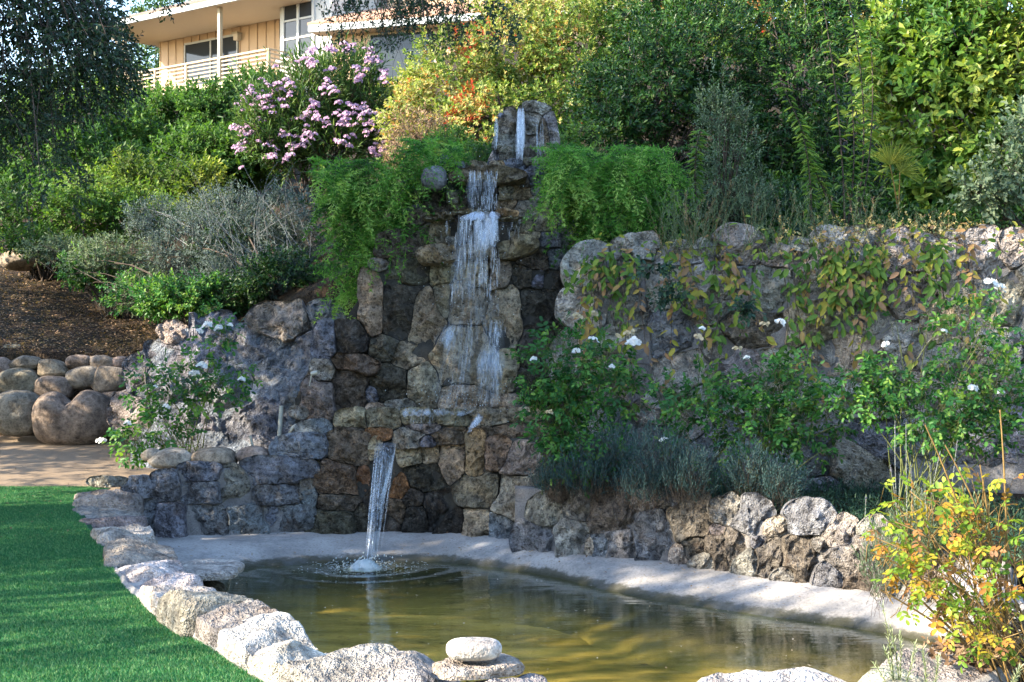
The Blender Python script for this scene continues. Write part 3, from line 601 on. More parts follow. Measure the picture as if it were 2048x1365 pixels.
# mortared wall face below the coping on the lawn side
rows = []
for off, zf in ((-.30, lambda z: z-.11), (-.12, lambda z: z-.085), (-.05, lambda z: z-.10), (-.03, lambda z: z*.4), (.02, lambda z: z*0-.02), (.03, lambda z: z*0-.25)):
    r_ = outer.copy(); r_[:, :2] += side*off; r_[:, 2] = zf(outer[:, 2]); rows.append(r_)
rv = np.array(rows); rv[:, :, :2] += .05*(np.stack([fbm(rv*4, 3), fbm(rv*4+7, 3)], -1)-.5)
k = np.arange(rv.shape[0]*240).reshape(rv.shape[0], 240); q = np.stack([k[:-1, :-1], k[:-1, 1:], k[1:, 1:], k[1:, :-1]], -1).reshape(-1, 4)
obj('cement_face', rv.reshape(-1, 3), q, M['pale_mortar'], cp)
def slab(name, c, rx, ry, h, seed, col, label, cat='slab', rot=0, tilt=(0, 0)):
    r = np.random.default_rng(seed); th = np.arange(NA)/NA*2*np.pi
    rad = 1/((np.abs(np.cos(th-rot)/rx)**3+np.abs(np.sin(th-rot)/ry)**3)**(1/3)); rad = rad*(1+.35*(fbm(np.stack([np.cos(th)*1.6+seed, np.sin(th)*1.6, th*0], -1), 3)-.5))
    def frame(u, v, w):
        o = np.array(c)+np.stack([u, v, w+tilt[0]*u+tilt[1]*v], -1); return o
    V, FF = stone_mesh(dict(r=rad, dep=h), r, frame, 1.0, .3, 0, 10.)
    return tag(obj(name, V, FF, M['coping'], color=col), label, cat)
cs = P(412, 1128, 10.98)
slab('stone_slab', (cs[0], cs[1], -.15), .27, .32, .03, 4, (.52,.49,.46,1), 'flat pale slab jutting over the water from the coping wall')
tag(boulder('support_stone', P(420, 1160, 10.95)+np.array([0, .06, -.12]), (.11, .14, .11), rb, M['stone'], None, 'd'), 'dark stone under the flat slab at the waterline', 'stone')
cs = P(955, 1322, 6.06)
slab('stone_slab', (cs[0], cs[1]+.02, .215), .19, .14, .02, 8, (.42,.37,.33,1), 'thin pinkish slab under the white rounded stone on the coping', rot=.3)
tag(boulder('rounded_stone', P(947, 1301, 6.06)+np.array([0, 0, .005]), (.12, .085, .045), rb, M['smooth_stone'], None, (.42,.415,.41,1), amp=.06, power=2.8, facets=0), 'smooth whitish rounded stone resting on the near coping', 'stone')

# ================================================================ falling water
s = NT('falling water'); p = s.pos()
st_n = s.noise(1.0, 5, .75, vec=s.scale(p, (110, 110, 7.0)))
a = s.new('ShaderNodeAttribute', attribute_name='tint')
fac = s.math('MULTIPLY', s.ramp(st_n, [(.38, .04), (.70, .95)]), a.outputs['Fac'], True)
s.go((.86, .90, .96), .25, None, .5)
tl = s.new('ShaderNodeBsdfTranslucent', i_Color=(.86, .90, .96)); m1 = s.new('ShaderNodeMixShader', i_0=.4, i_1=s.b.outputs[0], i_2=tl.outputs[0])
tr = s.new('ShaderNodeBsdfTransparent', i_Color=(.96, .98, 1)); mx = s.new('ShaderNodeMixShader', i_0=fac, i_1=tr.outputs[0], i_2=m1.outputs[0]); s.t.links.new(mx.outputs[0], s.out.inputs[0]); M['fall'] = s.m
rw = np.random.default_rng(77)
def strands(name, n, start, end, D0, D1, wpx, seg=10, bow=.0, op=(.35, .95), cover=(.35, 1.), jit=2.0, parent=fall):
    """n ribbons falling from a span 'start' ((x0,x1),y) to a span 'end' in photo bearings, depth D0 to D1"""
    VV, FF, T = [], [], []; o = 0
    for i in range(n):
        f = rw.random(); x0 = start[0][0]+(start[0][1]-start[0][0])*f; x1 = end[0][0]+(end[0][1]-end[0][0])*np.clip(f+rw.normal(0, .06), 0, 1)
        c = rw.uniform(*cover); a0 = rw.uniform(0, 1-c) if rw.random() < .75 else 0; t = np.linspace(a0, min(1, a0+c), seg)
        x = x0+(x1-x0)*t+rw.normal(0, jit)*np.sin(t*3+rw.random()*6)*.6; y = start[1]+(end[1]-start[1])*t+rw.normal(0, 1.5)
        D = D0+(D1-D0)*t-bow*np.sqrt(t)+rw.normal(0, .02)
        Pp = np.stack([(x-CX)/F*D, D, EYE-(y-CY)/F*D], 1)
        w = rw.uniform(*wpx)*D/F*.5*np.sin(np.linspace(.25, 2.9, seg)); yaw = rw.normal(0, .5)
        e = np.stack([w*math.cos(yaw), w*math.sin(yaw), 0*w], 1)
        VV.append(np.stack([Pp-e, Pp+e], 1).reshape(-1, 3)); k = np.arange(seg-1)*2+o; FF.append(np.stack([k, k+1, k+3, k+2], 1)); T.append(np.full(seg-1, rw.uniform(*op))); o += seg*2
    return obj(name, np.concatenate(VV), np.concatenate(FF), M['fall'], parent, tint=np.concatenate(T), kind='stuff')
strands('water_stream', 26, ((1036,1048),216), ((1036,1048),324), 15.10, 15.0, (3, 8), op=(.5, 1), cover=(.5, 1))
strands('water_trickle', 8, ((990,996),236), ((984,996),305), 15.14, 15.05, (2, 5), op=(.3, .7))
strands('water_trickle', 10, ((1072,1086),238), ((1076,1090),318), 15.14, 15.0, (2, 5), op=(.3, .7))
def fall_part(n, start, end, D0, D1, dense=1.0, jit=2.0):
    strands('water_sheet', int(n*.2), start, end, D0, D1, (6, 16), op=(.06*dense, .24*dense), cover=(.3, .8), jit=jit)
    strands('water_streak', n, start, end, D0-.02, D1-.02, (1.2, 4.5), op=(.25*dense, min(1, .9*dense)), cover=(.06, .3), jit=jit, seg=7)
fall_part(110, ((936,996),342), ((938,994),434), 14.58, 14.48, .9)
strands('water_sheet', 26, ((940,990),424), ((920,996),442), 14.40, 14.22, (6, 20), op=(.4, .9), cover=(.6, 1))
fall_part(170, ((914,996),434), ((902,998),610), 14.24, 14.18, 1.0)
strands('water_sheet', 26, ((958,992),432), ((950,992),505), 14.2, 14.15, (8, 18), op=(.35, .8), cover=(.3, .8))
strands('water_trickle', 30, ((870,1040),438), ((870,1040),484), 14.26, 14.26, (1, 2.5), op=(.3, .8), cover=(.25, .6))
fall_part(80, ((900,994),560), ((893,1000),700), 14.26, 14.28, .5)
fall_part(70, ((905,948),640), ((866,930),824), 14.32, 14.2, .55, 7.)
fall_part(80, ((980,1001),640), ((950,1004),824), 14.32, 14.16, .65, 7.)
fall_part(30, ((885,1000),640), ((880,1000),824), 14.36, 14.24, .4)
strands('water_sheet', 16, ((885,905),650), ((868,900),700), 14.3, 14.25, (10, 24), op=(.15, .4), cover=(.4, .9), jit=6)
strands('water_sheet', 14, ((968,998),690), ((950,1000),760), 14.28, 14.2, (10, 26), op=(.15, .45), cover=(.4, .9), jit=6)
strands('water_trickle', 34, ((805,1000),818), ((805,1000),832), 14.12, 14.05, (6, 22), op=(.3, .8), cover=(.5, 1), seg=5)
strands('water_trickle', 14, ((955,972),828), ((932,944),866), 14.05, 13.9, (4, 10), op=(.4, .9), cover=(.6, 1))
strands('water_trickle', 16, ((820,890),832), ((820,890),858), 14.1, 14.05, (1, 3), op=(.3, .6), cover=(.4, .9))
# smooth spout: a curved clear sheet with bright streaks
s = NT('clear water sheet'); p = s.pos(); n1 = s.noise(1., 2, .6, vec=s.scale(p, (75, 75, 0.8)))
gl = s.new('ShaderNodeBsdfGlossy', i_Color=(.85, .92, 1), i_Roughness=.10, i_Normal=s.bump(n1, .8, .02)); df = s.new('ShaderNodeBsdfDiffuse', i_Color=(.72, .80, .92)); tr = s.new('ShaderNodeBsdfTransparent', i_Color=(.75, .8, .82))
m1 = s.new('ShaderNodeMixShader', i_0=.45, i_1=gl.outputs[0], i_2=df.outputs[0]); mx = s.new('ShaderNodeMixShader', i_0=s.ramp(n1, [(.47, .03), (.72, .42)]), i_1=tr.outputs[0], i_2=m1.outputs[0]); s.t.links.new(mx.outputs[0], s.out.inputs[0]); M['sheet'] = s.m
nt, nu = 26, 15; t = np.linspace(0, 1, nt); u = np.linspace(-1, 1, nu)
cxp = np.interp(t, [0, .08, .2, .5, 1], [772, 770, 764, 752, 741]); hw = np.interp(t, [0, .1, .5, 1], [19, 18, 14, 10]); yy = np.interp(t, [0, .03, 1], [886, 890, 1134]); Dd = 13.62-.62*np.sqrt(np.clip(t, 0, 1)); Dd = np.interp(t, [0, 1], [13.72, 13.72])-(13.72-HIT[1])*np.sqrt(t)
V = []
for i in range(nt):
    for j in range(nu):
        px = cxp[i]+u[j]*hw[i]; D = Dd[i]-.05*(1-u[j]**2)+.008*math.sin(j*2.1+i*.4); V.append(P(px, yy[i], D))
k = np.arange(nt*nu).reshape(nt, nu); q = np.stack([k[:-1, :-1], k[:-1, 1:], k[1:, 1:], k[1:, :-1]], -1).reshape(-1, 4)
obj('water_spout', np.array(V), q, M['sheet'], fall)
strands('spout_streak', 16, ((752,792),890), ((728,758),1130), 13.55, HIT[1]-.05, (1, 4), op=(.3, .9), cover=(.3, .9), jit=.6)
strands('spout_streak', 10, ((788,794),900), ((752,758),1030), 13.55, 13.2, (2, 4), op=(.5, .9), cover=(.5, 1), jit=.5)
strands('spout_streak', 8, ((750,756),896), ((728,734),1130), 13.55, HIT[1]-.05, (2, 4), op=(.5, .9), cover=(.6, 1), jit=.5)
# splash foam
M['foam'] = leaf_material('white foam', greens((.66,.76,.78),(.84,.88,.9)), .4, .3, tcol=(1, 1, 1), boost=1)
th = np.linspace(0, 2*np.pi, 40, endpoint=False); rr = np.array([0, .2, .4, .6, .8, 1.0])[:, None]
X = HIT[0]+rr*.155*np.cos(th); Y = HIT[1]+rr*.155*np.sin(th)*1.0; Z = WATER-.012+.095*(1-rr**1.6)*np.ones_like(X)
Z = Z+.05*(fbm(np.stack([X*28, Y*28, X*0], -1), 3)-.45)*(1-rr**2)
k = np.arange(6*40).reshape(6, 40); q = np.stack([k[:-1], np.roll(k[:-1], -1, 1), np.roll(k[1:], -1, 1), k[1:]], -1).reshape(-1, 4)
obj('splash_foam', np.stack([X, Y, Z], -1).reshape(-1, 3), q, M['foam'], fall, tint=rw.random(len(q)))
def droplets(n, ctr, spread, size):
    c = np.array(ctr)+rw.normal(size=(n, 3))*np.array(spread); r_ = rw.uniform(*size, n)
    base = np.array([[1,0,0],[-1,0,0],[0,1,0],[0,-1,0],[0,0,1.4],[0,0,-1.4]]); fc = np.array([[0,2,4],[2,1,4],[1,3,4],[3,0,4],[2,0,5],[1,2,5],[3,1,5],[0,3,5]])
    return (c[:, None]+base[None]*r_[:, None, None]).reshape(-1, 3), (fc[None]+np.arange(n)[:, None, None]*6).reshape(-1, 3)
V, f = droplets(260, HIT+np.array([0, 0, .03]), (.13, .13, .035), (.003, .008)); V2, f2 = droplets(240, P(955, 520, 14.1), (.22, .05, .38), (.002, .005)); V3, f3 = droplets(160, P(930, 800, 14.1), (.3, .05, .1), (.002, .006))
V = np.concatenate([V, V2, V3]); f = np.concatenate([f, f2+260*6, f3+500*6]); obj('droplets', V, f, M['foam'], fall, tint=rw.random(len(f)), kind='stuff')
# foam ring on the pond around the splash
n = 420; a = rw.random(n)*6.283; r_ = .12+.42*rw.random(n)**1.5; c = np.stack([HIT[0]+np.cos(a)*r_*1.15, HIT[1]+np.sin(a)*r_, np.full(n, WATER+.014)], 1); L = rw.uniform(.006, .022, n)
dd = np.stack([-np.sin(a)*L, np.cos(a)*L, 0*a], 1); e = np.stack([np.cos(a)*L*.4, np.sin(a)*L*.4, 0*a], 1)
obj('foam_flecks', np.stack([c-dd, c+e, c+dd, c-e], 1).reshape(-1, 3), np.arange(n*4).reshape(-1, 4), M['foam'], fall, False, rw.random(n), kind='stuff')
# ================================================================ PLANTS
class Leaves:
    """collects folded leaves (6 vertices, 2 quads: two halves along the midrib)"""
    def __init__(s): s.V = []; s.T = []
    def add(s, pos, d, nr, L, W, tint, curl=.12, fold=.22, belly=.45):
        pos = np.asarray(pos, float); n = len(pos); d = nrm(d); nr = nrm(nr-(nr*d).sum(1, keepdims=True)*d); sd = np.cross(d, nr)
        L = np.broadcast_to(L, (n,))[:, None]; W = np.broadcast_to(W, (n,))[:, None]
        tip = pos+d*L-nr*L*curl
        def pt(t, w): return pos+d*L*t+sd*W*w+nr*(np.abs(w)*W*fold-L*curl*t*t)
        s.V.append(np.stack([pos, pt(belly*.55, .40), pt(belly*1.5, .42), tip, pt(belly*1.5, -.42), pt(belly*.55, -.40)], 1)); s.T.append(np.broadcast_to(tint, (n,)).copy())
    def arrays(s):
        V = np.concatenate(s.V); n = len(V); T = np.concatenate(s.T); b = np.arange(n)[:, None]*6
        f = np.concatenate([b+np.array([[0, 1, 2, 3]]), b+np.array([[0, 3, 4, 5]])], 1).reshape(-1, 4)
        return V.reshape(-1, 3), f, np.repeat(T, 2)
    def build(s, name, mat, parent, kind='stuff', **kw):
        V, f, T = s.arrays(); return obj(name, V, f, mat, parent, False, T, kind=kind, **kw)
def basis(d):
    ref = np.where(np.abs(d[:, 2:3]) > .85, np.array([[1., 0, 0]]), np.array([[0, 0, 1.]])); a = nrm(np.cross(d, ref)); return a, np.cross(d, a)
def sprig_leaves(LV, C, Dv, Ls, K, L, asp, r, ang=.9, droop=0., tint=None, jit=.35, curl=.12, sag=.15, flat=0., lj=.3, fold=.22):
    """K leaves spiralling along each of M twigs"""
    m = len(C); Dv = nrm(Dv); Ls = np.broadcast_to(Ls, (m,)); e1, e2 = basis(Dv)
    s_ = np.linspace(.12, 1, K)[None]+r.normal(0, .03, (m, K)); ph = r.random((m, 1))*6.28+np.arange(K)[None]*2.4+r.normal(0, .3, (m, K))
    pos = C[:, None]+Dv[:, None]*(Ls[:, None]*s_)[..., None]; pos[..., 2] -= droop*Ls[:, None]*s_**2
    rad = np.cos(ph)[..., None]*e1[:, None]+np.sin(ph)[..., None]*e2[:, None]
    if flat: rad = nrm(rad*np.array([1, 1, 1-flat]))
    a = ang*np.interp(s_, [0, 1], [1.25, .55])[..., None]
    ld = Dv[:, None]*np.cos(a)+rad*np.sin(a); ld[..., 2] -= sag; ld = nrm(ld+r.normal(0, jit*.4, ld.shape))
    up = np.array([-.15, -.25, 1.0]); nn = Dv[:, None]*np.sin(a)-rad*np.cos(a)*.6+up*.7+r.normal(0, jit, ld.shape)
    sz = np.broadcast_to(L, (m,))[:, None]*(1+r.uniform(-lj, lj, (m, K))); ti = (r.random((m, 1)) if tint is None else tint[:, None])+r.normal(0, .13, (m, K))
    LV.add(pos.reshape(-1, 3), ld.reshape(-1, 3), nn.reshape(-1, 3), sz.ravel(), sz.ravel()*asp, np.clip(ti, 0.01, .99).ravel(), curl, fold)
def crown_points(ells, n, r, inner=.35, front=.55, gaps=.0, gsc=1.1, seed=0.):
    """points spread through ellipsoids (centre, radii), denser to the skin; returns points and outward directions"""
    vol = np.array([np.prod(e[1])**(.67) for e in ells]); pick = r.choice(len(ells), n*3, p=vol/vol.sum())
    C = np.array([e[0] for e in ells])[pick]; Rr = np.array([e[1] for e in ells])[pick]
    d = nrm(r.normal(size=(n*3, 3))); rad = (inner**2+(1-inner**2)*r.random(n*3))**.5
    rad = rad*(1+.28*(fbm(d*1.6+C*.7+seed, 3)-.5)*2)
    p = C+d*Rr*rad[:, None]
    ok = (d[:, 1] < .25) | (r.random(n*3) > front)
    if gaps: ok &= fbm(p*gsc+seed+3.7, 3) > gaps
    p, d = p[ok], d[ok]; return p[:n], d[:n]
def E_(px, py, rx, ry, D, dr=None): m = D/F; return (P(px, py, D), np.array([rx*m, dr if dr else (rx+ry)/2*m, ry*m]))
def stems_mesh(base, targets, r, r0=.03, r1=.006, spread=.15, n=7, k=4):
    paths = []
    for t in targets:
        b = np.asarray(base)+np.array([r.normal(0, spread), r.normal(0, spread), 0]); mid = b*.45+t*.55; mid = mid+np.array([0, 0, .18*np.linalg.norm(t-b)])+r.normal(0, .1*np.linalg.norm(t-b), 3)*np.array([1, 1, .3])
        paths.append((bez(b, mid, t, n), np.linspace(r0*r.uniform(.5, 1), r1, n)))
    return tubes(paths, k)
LEAF_CACHE = {}
def leaf_objects(parent, mat, pos, d, nr, L, W, tint, name='leaf', curl=.12, fold=.22):
    """single leaves as parts that share a handful of meshes"""
    p0 = wparent(parent); d = nrm(d); nr = nrm(nr-(nr*d).sum(1, keepdims=True)*d); sd = np.cross(d, nr)
    for i in range(len(pos)):
        tb = min(5, int(tint[i]*6)); key = (mat.name, tb, round(W[i]/L[i], 1), curl)
        if key not in LEAF_CACHE:
            lv = Leaves(); lv.add(np.zeros((1, 3)), np.array([[1., 0, 0]]), np.array([[0, 0, 1.]]), 1.0, key[2], (tb+.5)/6, curl, fold); V, f, T = lv.arrays(); LEAF_CACHE[key] = mesh(name, V, f, mat, False, T)
        o = bpy.data.objects.new(name, LEAF_CACHE[key]); COL.objects.link(o); o.parent = parent; l = float(L[i])
        mt = Matrix([[d[i, 0]*l, -sd[i, 0]*l, nr[i, 0]*l, pos[i, 0]-p0[0]], [d[i, 1]*l, -sd[i, 1]*l, nr[i, 1]*l, pos[i, 1]-p0[1]], [d[i, 2]*l, -sd[i, 2]*l, nr[i, 2]*l, pos[i, 2]-p0[2]], [0, 0, 0, 1]])
        o.matrix_local = mt
def shrub(name, label, cat, base, ells, n, K, L, asp, mat, seed, Ls=None, stem='brown_twig', nstem=24, r0=.025, up=.35, tintf=None, pieces=0, inner=.35, front=.55, gaps=0., gsc=1.1, group=None, twig=True, **kw):
    r = np.random.default_rng(seed); base = np.array(base, float); t = thing(name, label, cat, base, group)
    C, d = crown_points(ells, n, r, inner, front, gaps, gsc, seed*1.7)
    Dv = nrm(d+np.array([0, -.15, up])+r.normal(0, .45, d.shape)); Ls_ = (Ls or L*3.2)*r.uniform(.6, 1.3, len(C))
    C0 = C-Dv*Ls_[:, None]*.5
    ti = None if tintf is None else tintf(C, r)
    LV = Leaves(); sprig_leaves(LV, C0, Dv, Ls_, K, L, asp, r, tint=ti, **kw)
    if pieces:
        V = LV.V[0]; c = V.mean(1); score = -(c[:, 1])+.2*r.random(len(c)); o = np.argsort(-score); on = np.zeros(len(c), bool)
        vis = (np.abs(c[:, 0]/c[:, 1]*F) < 1010); o = [i for i in o if vis[i]][:pieces*3:3]; on[o] = True
        p0 = V[on][:, 0]; tip = V[on][:, 3]; dd = tip-p0; Lg = np.linalg.norm(dd, axis=1); sd_ = V[on][:, 2]-V[on][:, 4]; nr_ = np.cross(sd_, dd); 
        leaf_objects(t, mat, p0, dd, -nr_*np.sign(-nr_[:, 2:3]-1e-6)*1.0, Lg, Lg*asp, LV.T[0][on])
        LV.V[0] = V[~on]; LV.T[0] = LV.T[0][~on]
    LV.build('foliage', mat, t)
    if nstem:
        tg = C[r.choice(len(C), min(nstem, len(C)), replace=False)]; V, f = stems_mesh(base, tg, r, r0, .004, .12*np.mean([e[1][0] for e in ells])); obj('stems', V, f, M[stem], t)
    if twig:
        paths = [(np.stack([C0[i], C0[i]+Dv[i]*Ls_[i]*.9]), [.0035*L/.05, .0015*L/.05]) for i in range(0, len(C0), 2)]
        V, f = tubes(paths, 3); obj('twigs', V, f, M[stem], t, kind='stuff')
    return t
def gbase(px, D, dx=0.): x = (px-CX)/F*D+dx; return np.array([x, D, float(ground_z(x, D))-.03])

LM = {}
LM['green'] = leaf_material('fresh green leaf', greens((.024,.058,.014),(.05,.115,.022),(.10,.18,.03),(.22,.28,.05)), .4)
LM['bluegreen'] = leaf_material('dull blue green leaf', greens((.014,.036,.026),(.028,.065,.045),(.05,.10,.055)), .25)
LM['oak'] = leaf_material('live oak leaf', greens((.012,.030,.018),(.024,.055,.028),(.05,.085,.03)), .25, .4, .5, boost=1.0)
LM['dark'] = leaf_material('dark evergreen leaf', greens((.010,.034,.012),(.020,.070,.018),(.04,.115,.022),(.09,.18,.03)), .25, .4, .3, boost=.8)
LM['laurel'] = leaf_material('laurel leaf', greens((.018,.060,.018),(.045,.115,.026),(.12,.20,.035),(.28,.31,.06)), .35, .35, .5)
LM['toyon'] = leaf_material('autumn hedge leaf', greens((.035,.08,.016),(.10,.165,.028),(.22,.27,.05),(.36,.36,.15),(.34,.22,.06),(.36,.055,.025),(.42,.05,.025)), .35)
LM['yellowgreen'] = leaf_material('yellow green leaf', greens((.05,.09,.018),(.12,.17,.03),(.22,.25,.045),(.36,.33,.06)), .45)
LM['oleander'] = leaf_material('oleander leaf', greens((.020,.050,.018),(.045,.10,.028),(.10,.15,.035)), .3)
LM['grey'] = leaf_material('silver grey leaf', greens((.028,.045,.04),(.06,.088,.082),(.14,.18,.172)), .2, .8, .2)
LM['greygreen'] = leaf_material('grey green leaf', greens((.050,.085,.05),(.10,.145,.085),(.17,.21,.13)), .3, .6, .3)
LM['lavender'] = leaf_material('lavender needle', greens((.013,.036,.038),(.032,.072,.074),(.08,.135,.128)), .2, .7, .3)
LM['fern'] = leaf_material('asparagus fern needle', greens((.014,.05,.012),(.05,.16,.025),(.13,.30,.05),(.36,.50,.14)), .45, .6, .3)
LM['rose'] = leaf_material('rose leaf', greens((.014,.056,.016),(.03,.115,.028),(.07,.19,.04),(.17,.28,.05)), .38, .4, .45)
LM['vine'] = leaf_material('fading vine leaf', greens((.045,.10,.02),(.09,.155,.028),(.17,.22,.035),(.28,.24,.045),(.26,.15,.07),(.20,.12,.08)), .4, .6, .3, boost=1.6)
LM['autumn_rose'] = leaf_material('yellowing rose leaf', greens((.09,.18,.025),(.16,.25,.03),(.26,.32,.035),(.40,.30,.035),(.36,.15,.03),(.24,.13,.075)), .45, .5, .35)
LM['petal_pink'] = leaf_material('pink petal', greens((.36,.20,.33),(.46,.29,.42),(.56,.41,.51)), .4, .6, .2, (1, 1, 1))
LM['petal_white'] = leaf_material('white petal', greens((.70,.72,.70),(.82,.84,.84),(.88,.88,.86)), .4, .6, .2, (1, 1, 1))
LM['petal_old'] = leaf_material('faded petal', greens((.42,.33,.20),(.58,.48,.32)), .3, .8, .2, (1, 1, 1))
LM['dry'] = leaf_material('dry brown leaf', greens((.10,.06,.035),(.19,.12,.075),(.30,.21,.14)), .25, .8, .2)
LM['straw'] = leaf_material('straw blossom', greens((.34,.24,.09),(.48,.36,.16),(.62,.50,.28)), .35, .8, .2)

# ---- flowers: clusters that share meshes
def blossom_mesh(name, mat, seed, n, size, petals=5, spread=1.0, dome=.6):
    r = np.random.default_rng(seed); lv = Leaves()
    for i in range(n):
        c = nrm(r.normal(size=3)); c[2] = abs(c[2])*dome; c[1] = -abs(c[1]); c = c*spread*r.random()**.4; ax = nrm(c+np.array([0, -.5, .5])+r.normal(0, .3, 3)); e1, e2 = basis(ax[None]); e1, e2 = e1[0], e2[0]
        a = np.arange(petals)/petals*6.28+r.random()*6; dd = np.cos(a)[:, None]*e1+np.sin(a)[:, None]*e2+ax*.35
        lv.add(np.repeat(c[None], petals, 0), dd, np.repeat(ax[None], petals, 0), size, size*.95, r.random(petals), -.1, .1, .62)
    V, f, T = lv.arrays(); return mesh(name, V, f, mat, False, T)
PINK = [blossom_mesh('blossom_cluster', LM['petal_pink'], 40+i, 9, .42, 5, 1.) for i in range(4)]
WHITE = [blossom_mesh('rose_cluster', LM['petal_white'], 50+i, 8, .40, 5, 1.0) for i in range(4)]
OLD = [blossom_mesh('faded_cluster', LM['petal_old'], 60+i, 9, .35, 5, .9) for i in range(3)]
def put(name, me, parent, p, sc, r):
    o = link(name, me, parent, np.asarray(p)-wparent(parent)); o.scale = (sc, sc, sc); o.rotation_euler = (r.uniform(-.3, .3), r.uniform(-.4, .4), r.uniform(-.6, .6)); return o

# ================================================================ oak overhanging from the left (its crown shades the waterfall)
ro = np.random.default_rng(101)
oak = thing('oak_tree', 'dark spreading oak with leafy branches hanging in at upper left', 'tree', (-8.6, 11.2, -.02))
trunk = [(bez((-8.6, 11.2, -.1), (-8.9, 11.0, 2), (-8.3, 11.4, 4.2), 10), np.linspace(.42, .28, 10))]
LIMBS = [((-8.3,11.4,4.2),(-6.5,11,6.2),(-3.6,11.2,5.6)),((-8.3,11.4,4.2),(-8.5,13.5,6.5),(-7.2,15.5,7.6)),((-8.3,11.4,4.2),(-10,10,7),(-11.5,9,8)),((-8.3,11.4,4.2),(-8,10,6.5),(-7.3,7.8,6.8)),((-8.3,11.4,4.2),(-8.2,11.6,7),(-8.0,11.8,10)),
         ((-8.3,11.4,4.2),(-6.5,12.6,6.6),(-4.6,13.4,7.4)),((-6.2,11.1,5.9),(-4.4,12,7.2),(-1.4,13,5.9))]
trunk += [(bez(*l, 9), np.linspace(.2, .02, 9)) for l in LIMBS[1:]]+[(bez((-8.3,11.4,4.2), (-6.5,11,7.0), (-3.9,11.2,6.4), 9), np.linspace(.2, .02, 9))]
V, f = tubes(trunk, 8); obj('trunk', V, f, M['bark'], oak)
shade = [((-8.4,11.6,7.6),(3.6,3.6,2.7)),((-7.2,14.0,7.4),(2.4,2.3,2.0)),((-6.2,12.2,6.4),(2.2,2.4,1.9)),((-7.6,9.0,6.4),(2.3,1.9,2.0)),((-10.6,10.5,6.5),(2.4,2.6,2.2)),((-7.2,12.6,4.7),(1.7,2.2,1.5)),((-7.0,14.6,5.6),(1.6,1.8,1.8)),((-8.8,7.2,4.6),(1.8,1.5,1.6)),((-8.6,13.2,9.3),(3.0,3.5,2.0)),((-8.2,11.2,2.6),(1.2,1.6,1.2)),((-8.2,8.6,4.5),(1.7,1.8,1.4)),((-8.4,10.2,4.4),(1.6,1.8,1.5))]
C, d_ = crown_points(shade, 8000, ro, .3, 0., .40, .55, 2.)
LV = Leaves(); sprig_leaves(LV, C, nrm(d_+ro.normal(0, .6, d_.shape)), .42, 9, .12, .55, ro); LV.build('crown', LM['oak'], oak)
# hanging foliage in view
vis_e = [E_(60, 40, 150, 130, 11.2, .8), E_(150, 130, 120, 110, 11.0, .7), E_(40, 200, 110, 130, 11.4, .7), E_(190, 40, 80, 70, 11.2, .5), E_(90, 330, 70, 120, 10.9, .5), E_(215, 110, 55, 70, 10.8, .4)]
C, d_ = crown_points(vis_e, 2300, ro, .15, .1, .45, 2.6, 5.)
LV = Leaves(); Dv = nrm(d_*.5+np.array([.2, 0, -.55])+ro.normal(0, .45, d_.shape)); sprig_leaves(LV, C, Dv, .15, 9, .034, .5, ro, ang=.8); LV.build('hanging_foliage', LM['oak'], oak)
paths = [(np.stack([C[i], C[i]+Dv[i]*.15]), [.002, .001]) for i in range(len(C))]
for i in range(60):
    e = vis_e[ro.integers(len(vis_e))]; t_ = e[0]+ro.normal(0, .6, 3)*e[1]; s0 = np.array([-3.9, 11.0, 4.6])+ro.normal(0, .3, 3); paths.append((bez(s0, (s0+t_)/2+np.array([0, 0, .3]), t_, 6), np.linspace(.012, .003, 6)))
V, f = tubes(paths, 3); obj('hanging_twigs', V, f, M['brown_twig'], oak, kind='stuff')
# long thin sprays that hang into the top of the view above the house
LV = Leaves(); paths = []
for i in range(46):
    px = ro.uniform(640, 930); py = ro.uniform(15, 110)*(1 if px > 680 else .9); D = ro.uniform(12.6, 13.6); e = P(px, py, D); s0 = P(px+ro.uniform(-70, 60), -40, D+ro.uniform(-.2, .2))
    c = bez(s0, (s0+e)/2+ro.normal(0, .12, 3), e, 9); paths.append((c, np.linspace(.006, .0015, 9)))
    for k_ in range(3, 9):
        if ro.random() < .75:
            q_ = c[k_][None]+ro.normal(0, .02, (3, 3)); sprig_leaves(LV, q_, nrm(ro.normal(size=(3, 3))+np.array([0, 0, -.4])), .09, 5, .03, .5, ro)
    for k_ in range(2):
        b_ = c[ro.integers(2, 8)]; e2 = b_+ro.normal(0, .16, 3)+np.array([0, 0, -.08]); paths.append((np.stack([b_, (b_+e2)/2+ro.normal(0, .02, 3), e2]), [.003, .002, .001]))
C, d_ = crown_points([E_(850, 10, 60, 40, 13, .3), E_(980, 20, 80, 40, 13, .3), E_(1010, 60, 40, 40, 13, .25), E_(700, 0, 40, 25, 13, .2), E_(340, 8, 25, 12, 12, .2)], 190, ro, .1, .1); sprig_leaves(LV, C, nrm(ro.normal(size=C.shape)+np.array([0, 0, -.4])), .12, 9, .034, .5, ro)
LV.build('hanging_foliage', LM['oak'], oak); V, f = tubes(paths, 3); obj('hanging_twigs', V, f, M['brown_twig'], oak, kind='stuff')

